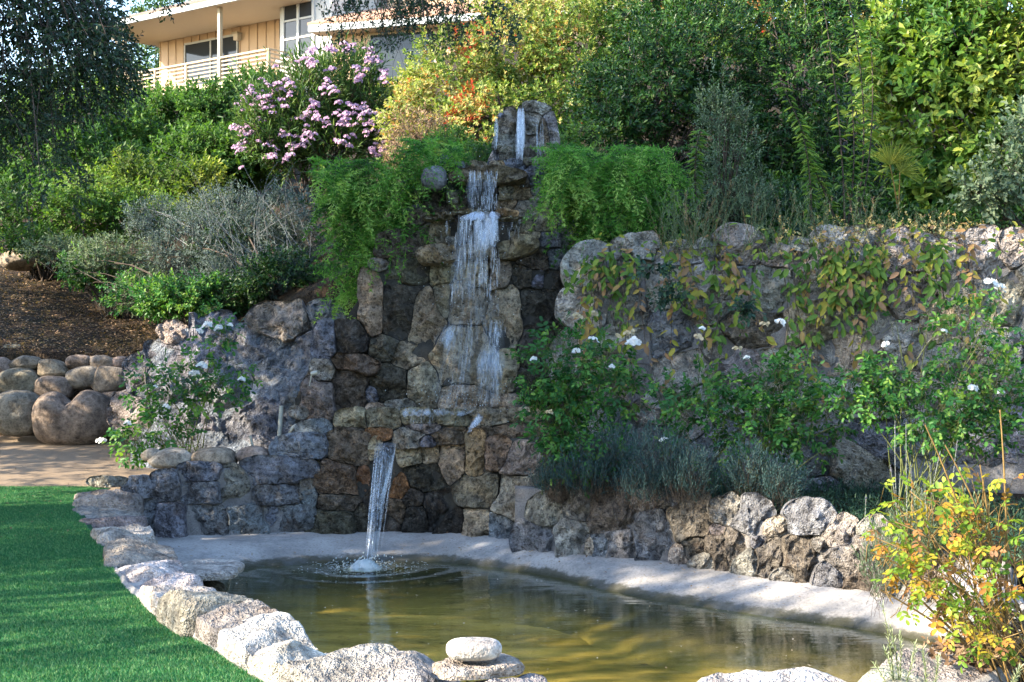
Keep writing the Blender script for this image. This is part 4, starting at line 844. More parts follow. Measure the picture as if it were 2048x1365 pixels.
# second tree, added out of view so its loose crown dapples the lawn
t2 = thing('oak_tree', 'loose-crowned oak added out of view left of the lawn to dapple it', 'tree', (-12.2, 5.4, -.02))
V, f = tubes([(bez((-12.2, 5.4, -.1), (-12.4, 5.3, 1.6), (-12.0, 5.5, 3.2), 8), np.linspace(.3, .2, 8))]+[(bez((-12, 5.5, 3.2), (-12+a, 5.5+b, 4.2), (-12+1.7*a, 5.5+1.7*b, 4.6+c), 7), np.linspace(.14, .02, 7)) for a, b, c in ((1, .6, .5), (-1, .5, .6), (.4, -1, .3), (-.3, 1.2, .9), (.2, .1, 1.6))], 7); obj('trunk', V, f, M['bark'], t2)
C, d_ = crown_points([((-12, 7.6, 4.3), (1.6, 1.6, 1.5)), ((-11, 7.6, 4.0), (1.6, 1.6, 1.5)), ((-12.6, 4.2, 4.2), (1.6, 1.5, 1.4)), ((-10.4, 7.4, 2.9), (1.2, 1.2, 1.0))], 620, ro, .2, 0., .50, .9, 9.)
LV = Leaves(); sprig_leaves(LV, C, nrm(d_+ro.normal(0, .6, d_.shape)), .36, 9, .10, .55, ro); LV.build('crown', LM['oak'], t2)

# added leaf masses out of view break the low sun into patches on the turf
h2 = thing('shade_foliage', 'loose leaf masses added out of view left of the lawn to dapple it', 'hedge', (-8.2, 7.0, 0)); rh = np.random.default_rng(5)
ells = [((-8.2+rh.normal(0, .3), rh.uniform(3.8, 8.5), rh.uniform(1.0, 3.9)), tuple(rh.uniform(.35, .6, 3)*np.array([1, 1.2, .55]))) for i in range(12)]+[((-8.2+rh.normal(0, .3), rh.uniform(8.0, 12.2), rh.uniform(.6, 3.6)), tuple(rh.uniform(.4, .75, 3))) for i in range(20)]
C, d_ = crown_points(ells, 2000, rh, .1, 0.); LV = Leaves(); sprig_leaves(LV, C, nrm(d_+rh.normal(0, .6, d_.shape)), .22, 9, .08, .55, rh); LV.build('foliage', LM['oak'], h2); V, f = tubes([(np.array([(e[0][0], e[0][1], -.05), (e[0][0]+.1, e[0][1], e[0][2]*.5), e[0]]), [.04, .03, .01]) for e in ells], 5); obj('stems', V, f, M['bark'], h2)
# big trees behind the viewer
for i, (x, y, h, rr_) in enumerate([(-5, -10, 7, 3.8), (10, -9, 7.5, 4.2), (-13, -8, 7.5, 4.2), (15, 9, 6.5, 3.8)]):
    tb = thing('garden_tree', ['round tree behind the viewer on the left','wide tree behind the viewer on the right','tree behind the viewer at far left','tree right of the pond outside the frame'][i], 'tree', (x, y, 0))
    V, f = tubes([(bez((x, y, -.1), (x+.3, y, h*.3), (x, y, h*.6), 8), np.linspace(.35, .2, 8))]+[(bez((x, y, h*.5), (x+2*math.cos(a), y+2*math.sin(a), h*.6), (x+3*math.cos(a), y+3*math.sin(a), h*.8), 6), np.linspace(.15, .03, 6)) for a in np.arange(5)*1.257], 6); obj('trunk', V, f, M['bark'], tb)
    C, d_ = crown_points([((x, y, h*.75), (rr_, rr_, h*.42)), ((x, y, h*.42), (rr_*.8, rr_*.8, h*.3))], 700, rh, .3, 0.); LV = Leaves(); sprig_leaves(LV, C, nrm(d_+rh.normal(0, .6, d_.shape)), .9, 9, .34, .55, rh); LV.build('crown', LM['oak'], tb)
# leafy tree added off-frame beside the boulder wall: shades the boulders and the path
t3 = thing('shade_tree', 'low leafy tree added out of view to shade the boulder wall', 'tree', (-10.2, 15.4, .2))
V, f = tubes([(bez((-10.2, 15.4, 0), (-10.3, 15.3, 1.2), (-10, 15.4, 2.4), 8), np.linspace(.2, .12, 8))]+[(bez((-10, 15.4, 2.2), (-10+a, 15.4+b, 2.8), (-10+1.8*a, 15.4+1.8*b, 3+c), 7), np.linspace(.09, .02, 7)) for a, b, c in ((.6, .6, .5), (-.7, .5, .6), (.4, -.8, .3), (.1, .1, 1.2))], 7); obj('trunk', V, f, M['bark'], t3)
C, d_ = crown_points([((-9.8, 15.2, 2.7), (1.7, 1.9, 1.7)), ((-9.6, 17.2, 3.0), (1.5, 1.6, 1.5)), ((-9.4, 14.0, 1.8), (1.2, 1.4, 1.2)), ((-9.8, 19.2, 3.6), (1.5, 1.6, 1.6))], 2400, ro, .2, 0., .40, .9, 29.)
LV = Leaves(); sprig_leaves(LV, C, nrm(d_+ro.normal(0, .6, d_.shape)), .33, 9, .09, .55, ro); LV.build('crown', LM['oak'], t3)

# ================================================================ hillside shrubs
r_ = np.random.default_rng(7)
def tint_patch(lo, hi, sc, seed, red=None):
    def fn(C, r):
        v = fbm(C*sc+seed, 3); t = np.clip((v-.32)/.36, 0, 1); t = lo+(hi-lo)*t+r.normal(0, .07, len(C))
        if red is not None:
            w = fbm(C*np.array([1.3, 1.3, 1.2])+seed+40, 3); t = np.where((w > red) & (r.random(len(C)) < .6), .66+.3*r.random(len(C)), t)
        return np.clip(t, .01, .99)
    return fn
shrub('hedge', 'dense fresh-green hedge directly below the balcony railing', 'hedge', gbase(400, 30), [E_(330, 262, 100, 82, 29), E_(430, 240, 100, 78, 29), E_(505, 205, 60, 60, 29.5), E_(255, 285, 80, 95, 28), E_(420, 320, 120, 70, 27), E_(520, 300, 70, 70, 27), E_(330, 215, 70, 40, 30)], 4200, 11, .085, .5, LM['green'], 201, gaps=.28, gsc=.9, tintf=tint_patch(.0, .75, .5, 3))
shrub('bush', 'green bush behind the hanging oak at the left edge', 'bush', gbase(90, 27), [E_(80, 270, 130, 90, 27), E_(180, 330, 100, 90, 25), E_(20, 330, 90, 90, 24)], 1500, 11, .085, .5, LM['green'], 202, gaps=.4, gsc=.9, tintf=tint_patch(.0, .75, .6, 8))
shrub('bush', 'loose dark-green bush with yellow tips on the lower left slope', 'bush', gbase(90, 21.5), [E_(50, 420, 110, 80, 21.5), E_(170, 410, 100, 75, 21), E_(270, 430, 90, 60, 21), E_(60, 480, 80, 30, 20.5)], 1500, 9, .06, .5, LM['green'], 203, gaps=.40, gsc=1.3, nstem=40, tintf=tint_patch(0, .8, .8, 4))
shrub('bush', 'yellow-tipped bush below the green hedge', 'bush', gbase(330, 23), [E_(320, 385, 90, 60, 23), E_(400, 380, 70, 60, 22.5), E_(255, 370, 50, 60, 23)], 900, 9, .07, .5, LM['yellowgreen'], 204, gaps=.45, gsc=1.3, nstem=30, tintf=tint_patch(0, .8, .9, 14))
ole = shrub('oleander', 'tall oleander covered in pale pink blossom below the house window', 'oleander', gbase(620, 24.5), [E_(620, 215, 120, 100, 24.5), E_(550, 255, 90, 80, 24), E_(690, 160, 80, 70, 25), E_(640, 300, 110, 60, 24), E_(730, 230, 60, 90, 24.5)], 1700, 10, .13, .2, LM['oleander'], 205, gaps=.36, up=.9, ang=.6, nstem=30)
for i in range(620):
    f_ = r_.random(); px = r_.uniform(465, 775); top = np.interp(px, [465, 520, 600, 660, 740, 775], [220, 150, 105, 85, 95, 140]); py = top+205*r_.random()**1.2; 
    if py < 345 and fbm(np.array([[px/30, py/30, 2.]]), 2)[0] > .44: put('blossom_cluster', PINK[i % 4], ole, P(px, py, 24.5-.9+.25*abs(px-620)/150+r_.uniform(-.2, .2)-.3*(py-top)/200), r_.uniform(.04, .075), r_)
shrub('hedge', 'broad sunlit hedge of yellow-green leaves with red autumn patches', 'hedge', gbase(1020, 23.5), [E_(900, 170, 110, 120, 23.5), E_(1030, 110, 130, 130, 24), E_(1160, 110, 120, 140, 23.5), E_(980, 250, 140, 80, 22.5), E_(820, 240, 70, 70, 23), E_(1100, 0, 180, 80, 25), E_(1250, 60, 90, 110, 24), E_(1120, 260, 90, 90, 22.5), E_(880, 330, 130, 60, 21.5)], 5600, 11, .065, .5, LM['toyon'], 206, gaps=.37, gsc=1.0, tintf=tint_patch(.05, .5, 1.2, 5, .69), up=.2)
shrub('bush', 'dry brown leafless bush in front of the sunlit hedge', 'bush', gbase(830, 21), [E_(845, 262, 60, 50, 21.2, .5), E_(800, 300, 40, 40, 21, .4)], 420, 6, .05, .35, LM['dry'], 207, stem='bark', nstem=60, r0=.012)
shrub('bush', 'dark evergreen bush to the right of the waterfall top', 'bush', gbase(1320, 18.5), [E_(1320, 170, 130, 150, 18.5), E_(1240, 260, 80, 90, 18), E_(1200, 200, 60, 100, 19), E_(1400, 100, 130, 120, 19), E_(1430, 260, 110, 130, 18.5), E_(1340, 20, 120, 80, 20)], 3300, 11, .062, .42, LM['dark'], 208, gaps=.36, gsc=1.2)
shrub('bush', 'deep-shaded dark bush behind the tall leafy shoots', 'bush', gbase(1600, 18.5), [E_(1590, 180, 130, 170, 19), E_(1540, 340, 130, 110, 18.2), E_(1680, 330, 110, 130, 18), E_(1560, 30, 150, 90, 20), E_(1700, 60, 100, 110, 19.5)], 2900, 11, .065, .42, LM['dark'], 209, gaps=.38, gsc=1.2)
shrub('bush', 'yellow-green bush at the top edge right of the red patches', 'bush', gbase(1500, 24), [E_(1430, 10, 120, 60, 24), E_(1600, 20, 130, 60, 24), E_(1320, 0, 80, 50, 24), E_(1480, 60, 160, 60, 23), E_(1680, 40, 110, 60, 22)], 2000, 11, .065, .5, LM['toyon'], 210, gaps=.38, tintf=tint_patch(.05, .5, .8, 9, .64))
shrub('laurel', 'big broad-leaved laurel with sunlit yellow-green top at right edge', 'laurel', gbase(1930, 15.6), [E_(1960, 130, 150, 170, 15.6), E_(1850, 230, 110, 150, 15.8), E_(1990, 300, 110, 120, 15.3), E_(1800, 110, 90, 120, 16.2), E_(1900, 400, 120, 60, 15.3), E_(1960, 0, 140, 90, 16), E_(2080, 200, 90, 200, 15.6)], 2800, 11, .105, .46, LM['laurel'], 211, pieces=300, gaps=.33, gsc=1.4, Ls=.3, tintf=tint_patch(.25, .98, .9, 2))
shrub('bush', 'shaded green bush just behind the waterfall cap stones', 'bush', gbase(1040, 17.5), [E_(960, 330, 80, 40, 17.5, .5), E_(1080, 320, 90, 60, 17.5, .5), E_(900, 300, 50, 40, 18, .5), E_(1150, 290, 60, 60, 17.5, .5)], 1300, 10, .05, .48, LM['green'], 221, gaps=.3, gsc=1.3, tintf=tint_patch(.0, .7, 1., 21))
shrub('bush', 'low dark scrub on the slope behind the retaining wall weeds', 'bush', gbase(1600, 15.8), [E_(1400, 430, 90, 50, 15.8, .5), E_(1550, 440, 100, 55, 15.8, .5), E_(1700, 440, 100, 55, 15.8, .5), E_(1850, 440, 100, 50, 15.6, .5), E_(1980, 450, 90, 45, 15.4, .5)], 2200, 9, .05, .45, LM['dark'], 222, gaps=.3, gsc=1.5)
# tall leafy shoots with drooping leaves
t = thing('leafy_shoots', 'tall dark-stemmed shoots with drooping pointed leaves above the retaining wall', 'sapling', gbase(1690, 14.7)); paths = []; LVp = []; rs = np.random.default_rng(8)
for a_, b_, c_ in [((1690,490),(1690,250),(1640,-30)),((1700,490),(1760,250),(1690,-30)),((1680,480),(1640,320),(1560,165)),((1705,480),(1760,300),(1740,60)),((1690,485),(1720,330),(1700,170)),((1620,490),(1630,350),(1600,250)),((1690,490),(1650,380),(1610,300)),((1400,440),(1380,350),(1400,260))]:
    D = 14.7+rs.uniform(-.25, .25); c = bez(P(*a_, D), P(*b_, D-.15), P(*c_, D-.3), 26); paths.append((c, np.linspace(.012, .004, 26)))
    for k_ in range(5, 26):
        for sg in (-1, 1):
            for rep in range(2):
                if rs.random() < .9: LVp.append((c[k_]+rs.normal(0, .01, 3), np.array([sg*rs.uniform(.6, 1), rs.uniform(-.8, .1), rs.uniform(-.35, .3)]), rs.uniform(.075, .115), rs.random()))
V, f = tubes(paths, 5); obj('stems', V, f, M['brown_twig'], t)
LVp = [LVp[i] for i in rs.permutation(len(LVp))]; pos = np.array([l[0] for l in LVp]); dd = np.array([l[1] for l in LVp]); Lg = np.array([l[2] for l in LVp]); ti = .35+np.array([l[3] for l in LVp])*.62; up_ = np.tile([0, -.3, 1.], (len(pos), 1))
leaf_objects(t, LM['green'], pos[:300], dd[:300], up_[:300], Lg[:300], Lg[:300]*.36, ti[:300], curl=.45)
if len(pos) > 300: lv = Leaves(); lv.add(pos[300:], dd[300:], up_[300:], Lg[300:], Lg[300:]*.36, ti[300:], .45); lv.build('foliage', LM['green'], t)
shrub('bush', 'wispy upright grey-green bush left of the leafy shoots', 'bush', gbase(1450, 15.2), [E_(1450, 330, 80, 150, 15.2, .4), E_(1440, 220, 50, 90, 15.2, .3), E_(1500, 400, 60, 70, 15, .4)], 900, 10, .034, .42, LM['greygreen'], 212, up=1.4, gaps=.4, gsc=2.5, Ls=.16, r0=.012)
shrub('bush', 'silvery round-leaved bush hanging in at the right edge', 'bush', gbase(2080, 13.7), [E_(2010, 340, 60, 90, 13.6, .4), E_(1960, 380, 60, 60, 13.6, .3), E_(2040, 260, 40, 80, 13.6, .3)], 260, 10, .05, .62, LM['greygreen'], 213, gaps=.35, gsc=2.5, Ls=.2, r0=.012, nstem=14)
# fan palm seedling
t = thing('palm_seedling', 'small sunlit fan palm leaf amid the dark bushes', 'palm', gbase(1795, 15)); lv = Leaves(); rs = np.random.default_rng(3)
for cx_, cy_, rd, a0 in ((1780, 330, 58, 1.5), (1800, 345, 48, .8)):
    c = P(cx_, cy_, 14.75); a = a0+np.linspace(-1.25, 1.25, 20); dd = np.stack([np.cos(a), rs.normal(-.2, .05, 20), np.sin(a)], 1); lv.add(np.repeat(c[None], 20, 0), dd, np.tile([0, -1, .3], (20, 1)), rd*14.75/F*rs.uniform(.8, 1.1, 20), .018, .5+.4*rs.random(20), .2, .3)
V, f, T = lv.arrays(); obj('fronds', V, f, LM['yellowgreen'], t, False, T, kind='stuff'); V, f = tubes([(bez(gbase(1795, 15), P(1800, 420, 14.9), P(1780, 330, 14.75)), np.linspace(.01, .005, 8)), (bez(gbase(1795, 15), P(1798, 420, 14.9), P(1800, 345, 14.75)), np.linspace(.01, .005, 8))], 5); obj('stalks', V, f, M['tan_stem'], t)

# ---- asparagus ferns
def asparagus(label, base, heads, n, seed, D):
    r = np.random.default_rng(seed); t = thing('asparagus_fern', label, 'fern', base); lv = []; T = []; paths = []
    for i in range(n):
        h = heads[r.choice(len(heads), p=np.array([q[4] for q in heads])/sum(q[4] for q in heads))]
        px, py = h[0]+r.uniform(-1, 1)*h[2], h[1]+r.uniform(-1, 1)*h[3]; e = P(px, py, D-.15+r.uniform(-.35, .25)); L = r.uniform(.35, .7)
        hd = np.array([r.normal(0, .6), r.uniform(-1, .1), 0]); hd = nrm(hd); s0 = e-hd*L*.55+np.array([0, 0, .05]); mid = e+np.array([0, 0, L*.22]); tip = e+hd*L*.5-np.array([0, 0, L*r.uniform(.35, .9)])
        c = bez(s0, mid, tip, 18); paths.append((c, np.linspace(.003, .001, 18)))
        tg = nrm(np.gradient(c, axis=0)); e1, e2 = basis(tg); tt = np.clip(.25+.5*fbm(e[None]*1.6+seed, 3)[0]+r.normal(0, .26), .02, .98)
        for k in range(2, 18):
            wsp = .085*L/.5*math.sin(math.pi*min(1, (k+1)/18))**.6
            for sg in (-1, 1):
                bd = nrm(e1[k]*sg+tg[k]*.55+e2[k]*r.normal(0, .35)); m = 6; s_ = np.linspace(.1, 1, m)[:, None]; q = c[k]+bd*wsp*s_
                nd = nrm(bd+r.normal(0, .9, (m, 3))); ln = r.uniform(.026, .048, (m, 1)); w = nrm(np.cross(nd, r.normal(size=(m, 3))))*.0058
                lv.append(np.stack([q-w, q+w, q+nd*ln], 1)); T.append(np.clip(tt+.35*(k/18-.4)+r.normal(0, .07, m), 0, 1))
    V = np.concatenate(lv); obj('fronds', V.reshape(-1, 3), np.arange(len(V)*3).reshape(-1, 3), LM['fern'], t, False, np.concatenate(T), kind='stuff'); V, f = tubes(paths, 3); obj('stems', V, f, M['green_stem'], t, kind='stuff')
    return t
asparagus('feathery asparagus fern draping down the left side of the waterfall', gbase(740, 16.1), [(730,375,95,50,3),(820,400,30,60,1),(705,500,38,110,2.2),(770,440,60,60,2),(860,315,55,30,1.4),(690,360,40,30,1)], 330, 301, 15.3)
asparagus('feathery asparagus fern mounded right of the waterfall top', gbase(1210, 15.3), [(1200,340,100,40,3),(1290,350,60,50,1.6),(1150,370,50,50,1.5),(1230,430,90,60,2.4),(1130,330,30,30,.6)], 320, 302, 14.85)

# ---- silvery shrub, lower left slope
shrub('silver_bush', 'large twiggy silver-grey bush left of the asparagus fern', 'bush', gbase(480, 19), [E_(470, 470, 130, 90, 18.6), E_(590, 470, 70, 100, 17.8), E_(370, 500, 90, 80, 19), E_(560, 570, 80, 60, 17.2), E_(480, 560, 100, 60, 17.8), E_(330, 440, 80, 50, 20)], 4200, 10, .04, .3, LM['grey'], 214, stem='grey_twig', nstem=70, r0=.014, up=.7, gaps=.42, gsc=1.8, Ls=.16)
shrub('bush', 'shadowed small-leaved bush beneath the silver-grey bush', 'bush', gbase(560, 17.1), [E_(560, 560, 100, 60, 16.9), E_(430, 600, 90, 45, 17.2), E_(650, 590, 50, 60, 16.6), E_(350, 600, 80, 45, 18), E_(500, 500, 120, 80, 18.8)], 3600, 9, .04, .45, LM['dark'], 215, nstem=30, gaps=.3, gsc=1.8)
shrub('bush', 'thin brownish bush on the mulch slope at left', 'bush', gbase(230, 19.5), [E_(210, 520, 110, 50, 19.5), E_(300, 590, 80, 50, 18.8), E_(120, 500, 80, 30, 20)], 1500, 9, .04, .4, LM['greygreen'], 216, stem='bark', nstem=90, r0=.008, gaps=.36, gsc=1.8)
shrub('bush', 'low green bush growing above the outcrop rim', 'bush', gbase(400, 17.2), [E_(400, 590, 90, 45, 17.2, .5), E_(330, 600, 60, 40, 17.4, .4), E_(450, 630, 50, 25, 16.6, .3), E_(250, 590, 60, 40, 18.2, .4), E_(180, 540, 70, 40, 19.5, .4)], 900, 9, .045, .55, LM['rose'], 217, nstem=24, gaps=.4, gsc=2., r0=.008)
rs = np.random.default_rng(9); t = thing('arching_twigs', 'pale arching twigs rising from the silver-grey bush', 'twigs', gbase(560, 17.3)); paths = []; lv = Leaves()
for i in range(34):
    a = P(rs.uniform(360, 640), rs.uniform(470, 580), 17.2); b = a+np.array([rs.normal(0, .35), rs.uniform(-.3, .1), rs.uniform(.3, .9)]); e = b+np.array([rs.normal(0, .3), rs.uniform(-.2, .1), rs.uniform(-.2, .35)]); c = bez(a, b, e, 10); paths.append((c, np.linspace(.004, .0015, 10)))
    sprig_leaves(lv, c[3:], nrm(np.gradient(c, axis=0))[3:], .08, 6, .02, .35, rs, tint=np.full(7, .8))
V, f = tubes(paths, 4); obj('twigs', V, f, M['grey_twig'], t, kind='stuff'); lv.build('foliage', LM['grey'], t)

# ================================================================ roses: compound leaves of five leaflets
COMP = {}
def compound(mat, tb, seed):
    key = (mat.name, tb, seed)
    if key not in COMP:
        r = np.random.default_rng(seed+5); lv = Leaves(); p = [(.35, 1), (.35, -1), (.68, 1), (.68, -1), (.98, 0)]
        for x, sg in p:
            d = np.array([[.55 if sg else 1., sg*.95, r.normal(-.12, .12)]]); n_ = np.array([[r.normal(0, .2), r.normal(0, .2), 1.]]); l = r.uniform(.40, .52)
            lv.add(np.array([[x, 0, -.12*x*x]]), d, n_, l, l*.62, np.clip((tb+.5)/6+r.normal(0, .05), 0, 1), .18, .2, .5)
        V, f, T = lv.arrays(); n0 = len(V); tv, tf = tubes([(np.array([[0, 0, 0], [.5, 0, -.03], [.98, 0, -.115]]), [.012, .01, .006])], 3)
        COMP[key] = mesh('leaf', np.concatenate([V, tv]), np.concatenate([f, tf+n0]), mat, False, np.r_[T, np.full(len(tf), (tb+.5)/6)])
    return COMP[key]
def put_leaf(parent, mat, p, d, up, L, tint, r, p0):
    o = bpy.data.objects.new('leaf', compound(mat, min(5, int(tint*6)), int(r.integers(3)))); COL.objects.link(o); o.parent = parent
    d = nrm(d); up = nrm(up-(up@d)*d); sd = np.cross(up, d); q = p-p0
    o.matrix_local = Matrix([[d[0]*L, sd[0]*L, up[0]*L, q[0]], [d[1]*L, sd[1]*L, up[1]*L, q[1]], [d[2]*L, sd[2]*L, up[2]*L, q[2]], [0, 0, 0, 1]])
def rose(name, label, base, ells, nleaf, L, mat, seed, canes=16, stem='green_stem', flowers=(), old=(), tint=(0, .8), r0=.008, extra=0, fsize=.07, cat='rose bush', gaps=.0):
    r = np.random.default_rng(seed); t = thing(name, label, cat, base); p0 = np.array(t.location)
    C, d = crown_points(ells, nleaf+extra, r, .2, .5, gaps, 2., seed*.3)
    V, f = stems_mesh(base, C[:canes], r, r0, .0025, .1, 9, 5); obj('canes', V, f, M[stem], t)
    paths = []
    for i in range(len(C)):
        dd = nrm(d[i]*.8+r.normal(0, .5, 3)+np.array([0, -.35, -.05])); up = np.array([0, -.35, 1.])+r.normal(0, .35, 3); ti = np.clip(tint[0]+(tint[1]-tint[0])*r.random()**1.25, 0, .99)
        if i < nleaf: put_leaf(t, mat, C[i], dd, up, L*r.uniform(.7, 1.25), ti, r, p0)
        b_ = C[i]-dd*L*.9+np.array([r.normal(0, .03), .04, -.10]); paths.append((np.stack([b_, (b_+C[i])/2+r.normal(0, .012, 3), C[i]]), [.003, .0022, .0015]))
    if extra:
        lv = Leaves(); sprig_leaves(lv, C[nleaf:]-.03, nrm(d[nleaf:]+r.normal(0, .5, (len(C)-nleaf, 3))), L, 6, L*.42, .6, r, flat=.3, tint=tint[0]+(tint[1]-tint[0])*r.random(len(C)-nleaf)); lv.build('foliage', mat, t)
    V, f = tubes(paths, 3); obj('twigs', V, f, M[stem], t, kind='stuff')
    for px, py, D, s_ in flowers: put('rose_cluster', WHITE[int(r.integers(4))], t, P(px, py, D), s_*.8, r)
    for px, py, D, s_ in old: put('faded_cluster', OLD[int(r.integers(3))], t, P(px, py, D), s_, r)
    return t
rose('rose_bush', 'white-flowered rose bush against the outcrop left of the waterfall', (P(380, 905, 14.7)[0], 14.7, .3), [E_(350, 770, 90, 60, 14.7, .35), E_(430, 760, 90, 50, 14.7, .3), E_(320, 860, 75, 50, 14.6, .3), E_(440, 670, 40, 30, 14.9, .25), E_(270, 880, 40, 40, 14.6, .25)], 230, .12, LM['rose'], 401, 18, tint=(.1, .95), extra=120, fsize=.1,
     flowers=[(408,735,14.35,.10),(392,748,14.35,.07),(418,655,14.6,.10),(440,658,14.6,.08),(400,662,14.6,.06),(486,762,14.4,.07),(336,816,14.3,.07),(258,850,14.3,.07),(460,652,14.6,.05),(312,775,14.35,.04)])
tag(put('rose_blossom', WHITE[1], None, P(206, 884, 14.9), .06, rs), 'single white rose blossom lying on the sandy path', 'flower')
rose('rose_bush', 'white-flowered rose bush just right of the waterfall foot', (P(1130, 940, 13.0)[0], 13.0, .2), [E_(1130, 720, 95, 80, 13.0, .4), E_(1210, 780, 90, 80, 12.9, .4), E_(1110, 820, 70, 80, 12.9, .35), E_(1180, 900, 90, 60, 12.7, .35)], 290, .105, LM['rose'], 402, 24, extra=460, tint=(0, .8),
     flowers=[(1070,720,12.7,.06),(1150,705,12.6,.06),(1270,685,12.6,.10),(1225,735,12.6,.05),(1185,682,12.7,.06),(1255,690,12.6,.05)], old=[(1155,635,12.8,.06),(1185,632,12.8,.06),(1260,668,12.7,.06),(1235,676,12.7,.05),(1100,828,12.5,.05)])
rose('rose_bush', 'leafy rose bush in the middle of the bed under the retaining wall', (P(1490, 1010, 12.3)[0], 12.3, .2), [E_(1400, 800, 100, 60, 12.6, .4), E_(1500, 850, 110, 60, 12.3, .4), E_(1600, 850, 100, 70, 12.3, .4), E_(1560, 770, 100, 60, 12.5, .35), E_(1400, 890, 90, 60, 12.4, .3)], 290, .105, LM['rose'], 403, 26, extra=420, tint=(0, .9),
     flowers=[(1555,648,12.5,.08),(1405,660,12.5,.05),(1495,718,12.4,.05),(1325,882,12.1,.05)], old=[(1400,678,12.5,.06),(1530,650,12.5,.05),(1476,700,12.5,.05)], gaps=.35)
rose('rose_bush', 'tall rose bush with white flowers near the right edge', (P(1830, 1010, 11.6)[0], 11.6, .2), [E_(1820, 720, 110, 100, 11.7, .4), E_(1930, 680, 100, 110, 11.6, .4), E_(1880, 830, 110, 70, 11.4, .4), E_(1990, 800, 80, 90, 11.4, .4), E_(1740, 780, 80, 60, 11.8, .3)], 290, .105, LM['rose'], 404, 26, extra=460, tint=(0, .98),
     flowers=[(1975,572,11.3,.10),(1995,580,11.3,.08),(1940,780,11.1,.08),(1772,690,11.4,.05),(1885,665,11.3,.05),(2000,790,11.1,.06)], gaps=.33)
# foreground rose turning yellow
fr_ = rose('rose_bush', 'sunlit foreground rose with yellow and orange fading leaves', (2.45, 6.75, -.02), [E_(1900, 1130, 120, 110, 6.7, .35), E_(1850, 1020, 90, 70, 6.75, .3), E_(1980, 1050, 90, 100, 6.6, .3), E_(1970, 1230, 90, 90, 6.5, .3), E_(1830, 1170, 70, 60, 6.6, .25), E_(1800, 1090, 60, 50, 6.7, .2), E_(1940, 1000, 90, 40, 6.7, .2)], 295, .074, LM['autumn_rose'], 405, 34, stem='tan_stem', r0=.006, tint=(0, .92), extra=0)
rs = np.random.default_rng(66); paths = []
for a_, b_, c_ in [((1990,1330),(1960,1080),(1850,850)),((2000,1330),(1990,1090),(1960,930)),((1990,1340),(1900,1160),(1740,1105)),((1995,1340),(1890,1250),(1760,1180)),((2010,1330),(2020,1050),(2000,820)),((1985,1340),(1930,1120),(1770,1040)),((1990,1340),(1870,1230),(1790,1150)),((2000,1340),(2040,1150),(1890,890))]:
    paths.append((bez(P(*a_, 6.8), P(*b_, 6.65), P(*c_, 6.6), 12), np.linspace(.009, .003, 12)))
V, f = tubes(paths, 6); obj('canes', V, f, M['tan_stem'], fr_)
shrub('bush', 'shadowed dry tangle of leaves under the foreground rose', 'bush', (2.75, 7.0, 0), [E_(1980, 1280, 110, 80, 7.0, .3), E_(1900, 1330, 80, 40, 6.8, .2)], 170, 8, .035, .55, LM['dry'], 406, nstem=50, r0=.004, Ls=.1)

# ---- lavender and rosemary
def lavender(label, base, ells, n, seed, L=.03, mat='lavender', name='lavender', spikes=(), K=16, Ls=.16, cat='lavender'):
    r = np.random.default_rng(seed); t = thing(name, label, cat, base); C, d = crown_points(ells, n, r, .3, .5); lv = Leaves(); Dv = nrm(d*.4+np.array([0, -.1, 1.])+r.normal(0, .25, d.shape))
    sprig_leaves(lv, C, Dv, Ls*r.uniform(.7, 1.2, len(C)), K, L, .2, r, ang=.75, sag=0, curl=.05, jit=.2, tint=np.clip(.2+.6*(C[:, 2]-C[:, 2].min())/(np.ptp(C[:, 2])+1e-6)+r.normal(0, .12, len(C)), 0, 1)); lv.build('foliage', LM[mat], t)
    V, f = tubes([(np.stack([C[i]-Dv[i]*.1, C[i]+Dv[i]*Ls]), [.0012, .0006]) for i in range(len(C))], 3); obj('stems', V, f, M['brown_twig'], t, kind='stuff')
    if spikes:
        paths = []; lv = Leaves(); lv2 = Leaves()
        for px0, py0, px1, py1, D in spikes:
            c = bez(P(px0, py0, D), P((px0+px1)/2+r.normal(0, 4), (py0+py1)/2, D), P(px1, py1, D), 10); paths.append((c, np.linspace(.0025, .0015, 10)))
            sprig_leaves(lv, c[:-1], nrm(np.diff(c, axis=0)), np.linalg.norm(np.diff(c, axis=0), axis=1), 8, .016, .25, r, ang=.35, sag=0, tint=np.full(9, .55)); sprig_leaves(lv2, c[-2:-1], nrm(c[-1:]-c[-2:-1]), .05, 16, .009, .6, r, ang=.7, sag=0)
        V, f = tubes(paths, 4); obj('flower_stalks', V, f, M['grey_twig'], t, kind='stuff'); lv.build('stalk_leaves', LM['greygreen'], t); lv2.build('flower_heads', LM['petal_lilac'], t)
    return t
LM['petal_lilac'] = leaf_material('lilac bud', greens((.16,.14,.22),(.28,.25,.36)), .2, .8, .2, (1, 1, 1))
lavender('dark blue-green lavender clump left in the bed behind the low wall', (P(1170, 990, 12.5)[0], 12.5, .15), [E_(1170, 960, 70, 40, 12.5, .3), E_(1230, 920, 60, 50, 12.6, .3), E_(1110, 970, 40, 30, 12.6, .25)], 620, 501)
lavender('dark blue-green lavender clump in the middle of the bed', (P(1330, 1010, 12.0)[0], 12.1, .15), [E_(1320, 930, 60, 60, 12.1, .3), E_(1380, 960, 60, 50, 11.9, .3), E_(1280, 985, 50, 30, 12.0, .25)], 620, 502)
lavender('dark lavender clump beside the rose stems right in the bed', (P(1530, 1010, 11.8)[0], 11.8, .12), [E_(1500, 960, 50, 50, 11.8, .25), E_(1560, 980, 50, 40, 11.6, .25)], 380, 503)
